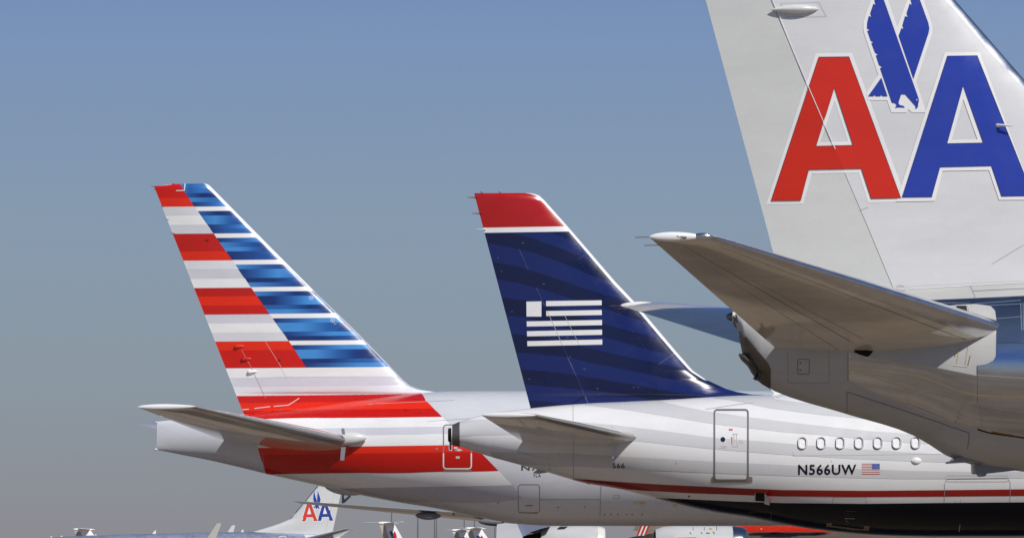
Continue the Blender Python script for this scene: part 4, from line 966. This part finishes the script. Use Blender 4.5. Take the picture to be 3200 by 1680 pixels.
def far_left():
    Y = 350.0
    root = thing('passenger_jet', 'distant silver airliner facing left with small red and blue letters on its fin', 'airliner', (-30, Y, 0))
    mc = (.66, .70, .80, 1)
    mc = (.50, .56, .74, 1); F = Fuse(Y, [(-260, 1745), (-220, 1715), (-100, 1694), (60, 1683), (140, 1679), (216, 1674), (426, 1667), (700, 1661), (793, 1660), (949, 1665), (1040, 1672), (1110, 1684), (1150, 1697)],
             [(-260, 1755), (-200, 1775), (0, 1784), (850, 1784), (1000, 1755), (1110, 1725), (1150, 1710)],
             [(-260, .15), (-200, .9), (-60, 1.7), (60, 1.88), (900, 1.88), (1040, 1.2), (1150, .25)])
    P = Part(); F.body(P, mc, DARKM)  # blue tint paints the mirrored sky into the bare metal
    F.decal(P, [(950, 1668), (1020, 1672), (1100, 1684), (1150, 1698), (1150, 1712), (1060, 1730), (960, 1700)], C(196, 198, 200), 1)
    F.line(P, Z(20, [(1175, 440), (1178, 410), (1195, 403), (1245, 403), (1258, 412), (1262, 440)]), 2.2, C(205, 206, 208), 2); F.line(P, Z(20, [(1145, 390), (1275, 393)]), 1.2, C(120, 124, 136), 2)
    body = P.build('fuselage', root)
    le = [(1030, 1470)] + Z(17, [(400, 78), (100, 440), (35, 515)]) + [(893, 1626), (879, 1632)] + Z(20, [(1080, 265), (830, 340), (780, 352), (780, 440)])
    te = [(1078, 1470)] + Z(17, [(705, 190), (600, 680), (580, 780)])
    N = Fin(Y, te, le, .5, .2, [(1060, 1470), (1018, 1660), (1010, 1690)], None, rows=30, cols=16)
    FC = C(204, 205, 205)
    fm = N.main(FC, PAINT); rd = N.rudder(FC, PAINT); pr = (fm, rd)
    x0, y0 = Z(17, [(183, 300)])[0]; x1, y1 = Z(17, [(607, 543)])[0]
    logo(N, pr, lambda x: x0 + (x - 483) / (2062 - 483) * (x1 - x0), lambda y: y0 + (y - 345) / (1205 - 345) * (y1 - y0))
    fin = fm.build('vertical_fin', root); rd.build('rudder', fin)
    q = Part(); pts = Z(17, [(400, 78), (250, 262), (100, 440)]); tube(q, [at(x + 1, y, Y) for x, y in pts], .09, C(96, 104, 124), METAL); q.build('leading_edge', fin)
    q = Part(); pts = Z(17, [(90, 462), (35, 515)]); tube(q, [at(x + 1, y, Y) for x, y in pts], .08, C(60, 66, 78), METAL); q.build('leading_edge', fin)
    rl, rt = at(*Z(17, [(240, 775)])[0], Y - 1.3), at(*Z(17, [(640, 790)])[0], Y - 1.3); tl, tt = at(*Z(17, [(762, 650)])[0], Y - 7), at(*Z(17, [(846, 657)])[0], Y - 7)
    for mY in (None, Y): stab(root, -1, rl, rt, tl, tt, .5, .16, C(170, 166, 158), lead=C(220, 220, 222), lmat=PAINT, leadw=.07, mirrorY=mY)
    rl, rt = at(395, 1745, Y - 1.6), at(560, 1752, Y - 1.6); tl, tt = at(602, 1702, Y - 17), at(650, 1703, Y - 17)
    for mY, pts in ((None, Z(20, [(335, 232), (350, 226), (392, 230), (388, 250), (330, 400), (285, 520), (160, 520), (205, 429)])), (Y, Z(20, [(532, 262), (545, 256), (583, 258), (566, 310), (548, 400), (450, 400), (480, 345)]))):
        w, sc = stab(root, -1, rl, rt, tl, tt, .8, .2, C(170, 170, 168), mirrorY=mY, elev='aileron')
        q = Part(); yy = Y - 17 if mY is None else Y + 17; slab(q, pts, yy - .1, yy + .1, C(184, 184, 176) if mY is None else C(214, 215, 214)); q.build('winglet', w)
    for pts in (Z(20, [(688, 308), (692, 355), (684, 358), (658, 348), (668, 322)]), Z(19, [(1664, 318), (1662, 382), (1610, 376), (1635, 340)])):
        q = Part(); slab(q, pts, Y - .06, Y + .06, C(236, 236, 236)); q.build('blade_antenna', body)
    for x, y in ((257, 415), (852, 388), (395, 406)):
        q = Part(); p = at(*Z(19, [(x, y)])[0], Y); pod(q, p - Vector((.12, 0, 0)), p + Vector((.14, 0, .04)), .06, C(232, 232, 232), n=8, m=6); q.build('roof_light', body)
far_left()

def far_wing():
    Y = 236.0
    root = thing('passenger_jet', 'airliner behind the others showing one long thin wing beneath the striped-tail airliner', 'airliner', (1, Y, 0))
    q = Part(); c = at(1655, 1640, Y); n = 40; path = [(-19, .1), (-18.6, .7), (-17.5, 1.25), (-15.5, 1.75), (-13, 1.88), (12, 1.88), (18, 1.3), (22, .3)]
    revolve(q, c, Vector((0, 1, 0)), path, C(206, 208, 212)); body = q.build('fuselage', root)
    rl, rt = at(1650, 1628, Y + 3) + Vector((-1.2, 0, 0)), at(1650, 1612, Y - 3.5) + Vector((-1.2, 0, 0)); tl, tt = at(935, 1569, Y - 3.6), at(914, 1564, Y - 5.2)
    w, sec = stab(root, -1, rl, rt, tl, tt, .62, .16, C(168, 156, 136), lead=C(224, 226, 232), lmat=PAINT, leadw=.012, elev='flap', eh=.74)
    for px, py, r, L in ((1338, 1609, .30, 1.9), (1545, 1628, .3, 2.4)):
        q = Part(); p = at(px, py, Y - 3.4); pod(q, p + Vector((-L/2, 0, 0)), p + Vector((L/2, 0, -.05)), r, C(118, 119, 122), n=16, m=16, sy=1.2, nose=.95); q.build('flap_fairing', w)
    q = Part(); p = at(*Z(17, [(290, 282)])[0], Y + 3); pod(q, p - Vector((.25, 0, 0)), p + Vector((.25, 0, 0)), .1, C(150, 200, 170), n=8, m=8); q.build('wing_tip_light', w)
    q = Part(); p = at(*Z(17, [(2218, 455)])[0], Y); slab(q, Z(17, [(2205, 430), (2230, 430), (2235, 460), (2222, 480), (2205, 462)]), Y - 3.4, Y - 3.1, C(180, 140, 40)); q.build('fuel_panel', w)
    q = Part(); slab(q, Z(17, [(1180, 390), (1195, 375), (1225, 380)]), Y - 1, Y - .9, C(140, 138, 132)); q.build('vent_mast', w)
far_wing()

def red_line():
    Y = 168.0
    root = thing('passenger_jet', 'silver airliner with red side stripe and grey engines glimpsed below the nearer bellies', 'airliner', (20, Y, 0))
    F = Fuse(Y, [(2180, 1560), (2300, 1545), (3000, 1545), (3900, 1545), (4300, 1620), (4400, 1690)], [(2180, 1700), (2300, 1735), (3000, 1738), (3900, 1738), (4300, 1730), (4400, 1700)],
             [(2180, 1.2), (2300, 1.7), (3000, 1.88), (3900, 1.88), (4300, 1.1), (4400, .2)])
    P = Part(); F.body(P, (.62, .63, .66, 1), METAL)
    F.band(P, [(2182, 1633), (3800, 1633)], [(2182, 1642), (3800, 1640)], C(226, 228, 230)); F.band(P, [(2182, 1642), (3800, 1640)], [(2182, 1661), (3800, 1660)], C(222, 46, 22), 2)
    F.decal(P, circ(2379, 1651, 2.4, 10), C(190, 186, 180), 3)
    body = P.build('fuselage', root)
    g = C(190, 192, 194)
    for x0, x1, lip, cy, yy, r in ((1690, 1866, 1890, 1702, 160, 1.0), (2048, 2286, 2330, 1704, 158, 1.02)):
        k = FPX / yy; a = at(x0, cy, yy); L = (x1 - x0) / 9900 * yy; L2 = (lip - x1) / 9900 * yy; X = Vector((1, 0, 0))
        q = Part(); revolve(q, a, X, [(0, r * .80), (L * .1, r * .93), (L * .3, r), (L * .7, r), (L, r * .96)], g)
        revolve(q, a, X, [(0, r * .80), (.05, r * .74), (.4, r * .7)], C(60, 56, 52), DARKM); eng = q.build('engine', root)
        q = Part(); revolve(q, a + X * L, X, [(0, r * .96), (L2 * .6, r * .92), (L2 * .9, r * .86), (L2, r * .8), (L2 * .8, r * .74), (-.3, r * .7)], C(214, 212, 206), PEARL if x0 < 1800 else METAL); q.build('inlet_lip', eng)
        q = Part(); revolve(q, a - X * 2.2, X, [(0, .05), (.5, r * .28), (1.0, r * .42), (2.3, r * .66), (2.6, r * .5)], C(84, 76, 68), DARKM); q.build('exhaust_cone', eng)
        q = Part(); slab(q, [(x0 - 60, 1640), (x0 + 30, 1636), (x0 + 100, 1642), (x0 + 110, 1660), (x0 - 10, 1668), (x0 - 70, 1655)], yy - .12, yy + .12, C(130, 124, 114)); q.build('pylon', eng)
        if x0 > 2000:
            q = Part()
            for i in range(5):
                xx = 1993 + i * 6
                slab(q, [(xx + 8, 1642), (xx + 13, 1642), (xx + 1, 1672), (xx - 4, 1672)], yy - 1.02, yy - .98, C(190, 40, 34) if i % 2 == 0 else C(225, 222, 218))
            q.build('exhaust_cover', eng)
            def el(px, py): return at(px, py, yy - r * .96)
            q = Part(); slab(q, Z(16, [(1725, 288), (1910, 282), (1905, 292), (1880, 298), (1722, 301)]), yy - r - .1, yy - r - .02, C(232, 232, 232)); q.build('strake', eng)
            q = Part(); slab(q, Z(16, [(1998, 227), (2025, 228), (2022, 241), (1996, 240)]), yy - .985 * r, yy - .96 * r, C(214, 176, 50)); q.build('placard', eng)
            for x in (1868, 1958, 2058):
                q = Part(); slab(q, Z(16, [(x, 208 if x > 2000 else 220), (x+4, 208 if x > 2000 else 220), (x+4, 246), (x, 246)]), yy - .99 * r, yy - .95 * r, C(60, 60, 60)); q.build('latch_seam', eng)
    q = Part(); slab(q, Z(16, [(292, 196), (360, 188), (455, 195), (480, 255), (500, 300), (480, 330), (285, 330)]), 158.6, 159.0, C(200, 203, 212)); q.build('flap_end', root)
    q = Part(); slab(q, Z(16, [(458, 193), (640, 200), (720, 216), (640, 236), (560, 262), (520, 290), (500, 296), (480, 250)]), 158.9, 160.5, C(120, 130, 156)); q.build('flap_track', root)
red_line()

def airfoil(part, le0, te0, le1, te1, axis, t0, t1, col, mat=PAINT):
    """small lofted surface; axis is the direction of its thickness"""
    us = [0, .03, .1, .25, .45, .7, 1]; vs = []
    for sv in (0, .5, .96, 1):
        for sg in (1, -1):
            for u in us:
                c = le0.lerp(le1, sv).lerp(te0.lerp(te1, sv), u); t = (t0 + (t1 - t0) * sv) * naca(u) / 2 * (.3 if sv == 1 else 1)
                vs.append(c + axis * sg * t)
    w = 2 * len(us); k = len(us); fs = []
    for r in range(3):
        for j in range(k - 1):
            fs.append((r*w + j, r*w + j + 1, (r+1)*w + j + 1, (r+1)*w + j)); fs.append((r*w + k + j + 1, r*w + k + j, (r+1)*w + k + j, (r+1)*w + k + j + 1))
    fs += [(3*w + j, 3*w + j + 1, 3*w + k + j + 1, 3*w + k + j) for j in range(k - 1)]
    part.add(vs, fs, col, mat)
def regional(px, py, Y, yaw, label, marks=True, grp='small jets with T-shaped tails in the distance'):
    top = at(px, py, Y); sc = top.z / 6.75
    root = thing('regional_jet', label, 'jet', (top.x, Y, 0), grp); o = Vector(root.location)
    V = lambda x, y, z: o + Vector((x, y, z)) * sc
    wh = C(232, 232, 230)
    q = Part(); tube(q, [V(1.5, 0, 2.6), V(0, 0, 2.5), V(-1, 0, 2.45), V(3, 0, 2.35), V(7, 0, 2.1), V(22, 0, 2.1), V(25, 0, 1.95), V(26.6, 0, 1.7)][0:1] + [V(-.8, 0, 2.5), V(3, 0, 2.35), V(7, 0, 2.1), V(22, 0, 2.1), V(25, 0, 1.95), V(26.6, 0, 1.7)][0:0] +
                [V(-1.5, 0, 2.6)] [0:0] + [V(4, 0, 2.3), V(8, 0, 2.1), V(22, 0, 2.1), V(25, 0, 1.95), V(26.6, 0, 1.7)], [.35 * sc, .95 * sc, 1.14 * sc, 1.14 * sc, .85 * sc, .12 * sc], (.6, .62, .66, 1), METAL, n=20)
    body = q.build('fuselage', root)
    q = Part(); airfoil(q, V(4.6, 0, 2.9), V(1.6, 0, 2.9), V(1.9, 0, 6.55), V(.15, 0, 6.55), Vector((0, 1, 0)), .34 * sc, .2 * sc, wh)
    if marks:
        def mk(pts, col, l):
            for sg in (-1, 1):
                vs = [V(x, sg * (.16 + .012 * l - .0 * z), z) for x, z in pts]; q.add(vs, [tuple(range(len(vs)))[::-1] if sg > 0 else tuple(range(len(vs)))], col, smooth=False)
        mk([(1.0, 5.6), (1.35, 5.7), (3.1, 3.2), (2.3, 3.2)], C(34, 50, 130), 1); mk([(1.75, 5.7), (2.05, 5.35), (2.2, 4.6), (2.25, 4.1), (1.9, 4.0), (1.75, 4.6), (1.55, 5.3)], C(198, 44, 40), 1)
    fin = q.build('vertical_fin', root)
    q = Part(); airfoil(q, V(.95, 0, 3.0) + Vector((.7*sc, 0, 0)), V(.85, 0, 3.0), V(.4, 0, 6.4), V(-.5, 0, 6.4), Vector((0, 1, 0)), .2 * sc, .14 * sc, C(172, 162, 150)); q.build('rudder', fin)  # grey-brown tone paints the tailplane's shade onto the rudder
    for sg in (-1, 1):
        q = Part(); airfoil(q, V(1.9, 0, 6.68), V(.1, 0, 6.68), V(.55, sg * 3.8, 6.78), V(-.55, sg * 3.8, 6.78), Vector((0, 0, 1)), .2 * sc, .1 * sc, C(222, 222, 220)); q.build('horizontal_stabilizer', root)
    q = Part(); pod(q, V(-.7, 0, 6.68), V(2.6, 0, 6.66), .19 * sc, wh, n=12, m=14); q.build('bullet_fairing', fin)
    for sg in (-1, 1):
        q = Part(); revolve(q, V(4.2, sg * 1.75, 2.7), Vector((1, 0, 0)), [(0, .35*sc), (.6*sc, .55*sc), (2.4*sc, .62*sc), (3.0*sc, .52*sc), (3.0*sc, .4*sc)], C(180, 182, 186), n=18); q.build('engine', root)
        q = Part(); airfoil(q, V(15, sg * .8, 1.4), V(12, sg * .8, 1.4), V(11.5, sg * 10, 1.9), V(10.3, sg * 10, 1.9), Vector((0, 0, 1)), .45*sc, .15*sc, C(190, 190, 190)); q.build('wing', root)
    root.rotation_euler = (0, 0, R(yaw))
    return root
regional(1196, 1631, 420, 40, 'largest small T-tailed jet, blue and red marks on fin, below the double lamp mast')
regional(1424, 1654, 480, 22, 'left jet of the touching pair of small T-tailed jets')
regional(1468, 1648, 470, 22, 'right jet of the touching pair of small T-tailed jets')
regional(243, 1651, 480, 14, 'plain white T-shaped tail poking above the roof of the distant silver airliner', marks=False)

# ---- apron light masts
def mast(px, ytop, Y, lamps, label):
    p = at(px, ytop, Y); root = thing('light_mast', label, 'light mast', (p.x, Y, 0), 'tall thin masts far beyond the jets')
    q = Part(); tube(q, [(p.x, Y, 0), (p.x, Y, p.z * .5), (p.x, Y, p.z)], [.24, .18, .11], C(104, 106, 112), n=10); q.build('pole', root)  # pole grey lightened to put distance haze into the colour
    if lamps:
        q = Part(); tube(q, [(p.x - 1.1, Y, p.z - .15), (p.x + 1.1, Y, p.z - .15)], .08, C(150, 150, 150), n=6); arm = q.build('crossarm', root)
        for sg in (-1, 1):
            q = Part(); c = Vector((p.x + sg * .95, Y - .1, p.z - .1)); pod(q, c - Vector((.5, 0, 0)), c + Vector((.5, 0, sg * .08)), .28, C(228, 228, 226), n=10, m=8, sy=1.3); q.build('lamp_head', arm)
mast(1224, 1594, 700, True, 'light mast with two white lamp heads above the largest T-tailed jet')
mast(1306, 1598, 690, False, 'dark bare mast below the grey pod of the thin wing')
mast(1358, 1600, 820, False, 'left mast of the close pair of thin masts')
mast(1364, 1600, 820, False, 'right mast of the close pair of thin masts')
mast(1451, 1604, 740, False, 'mast rising between the two touching T-tailed jets')
mast(1483, 1606, 780, False, 'mast just right of the pair of touching T-tailed jets')
mast(1547, 1622, 700, False, 'rightmost thin mast, beside the pale flap left of the grey engines')

def tug():
    Y = 161.0; p = at(2535, 1684, Y)
    root = thing('airport_tug', 'small white ground vehicle with a dark roof rail below the dark blue belly', 'ground vehicle', (p.x, Y, 0)); o = root.location
    def bx(q, x0, x1, y0, y1, z0, z1, c, b=.06):
        vs = []
        for z, k in ((z0, 0), (z0 + b, b), (z1 - b, b), (z1, 0)):
            e = b if k == 0 else 0
            vs += [Vector((o.x + x, Y + y, z)) for x, y in ((x0+e, y0+e), (x1-e, y0+e), (x1-e, y1-e), (x0+e, y1-e))]
        fs = [(r*4+i, r*4+(i+1) % 4, (r+1)*4+(i+1) % 4, (r+1)*4+i) for r in range(3) for i in range(4)] + [(3, 2, 1, 0), (12, 13, 14, 15)]
        q.add(vs, fs, c, PAINT, smooth=False)
    q = Part(); bx(q, -1.9, 1.9, -.9, .9, .45, 1.5, C(226, 226, 222)); body = q.build('body', root)
    q = Part(); bx(q, -.6, .9, -.85, .85, 1.5, 2.55, C(226, 226, 222)); cab = q.build('cab', body)
    q = Part(); bx(q, -.45, .75, -.87, -.84, 1.7, 2.35, C(40, 46, 54), .005); q.build('window', cab)
    q = Part(); tube(q, [(o.x - 1.3, Y - .5, 2.78), (o.x + 1.2, Y - .5, 2.78)], .05, C(40, 40, 40), n=6); q.build('roof_rail', cab)
    for x in (-1.25, 1.25):
        for y in (-.9, .75):
            q = Part(); revolve(q, Vector((o.x + x, Y + y, .42)), Vector((0, 1, 0)), [(0, .1), (0, .4), (.2, .42), (.22, .1)], C(30, 30, 30), MATT, n=18); q.build('wheel', body)
tug()
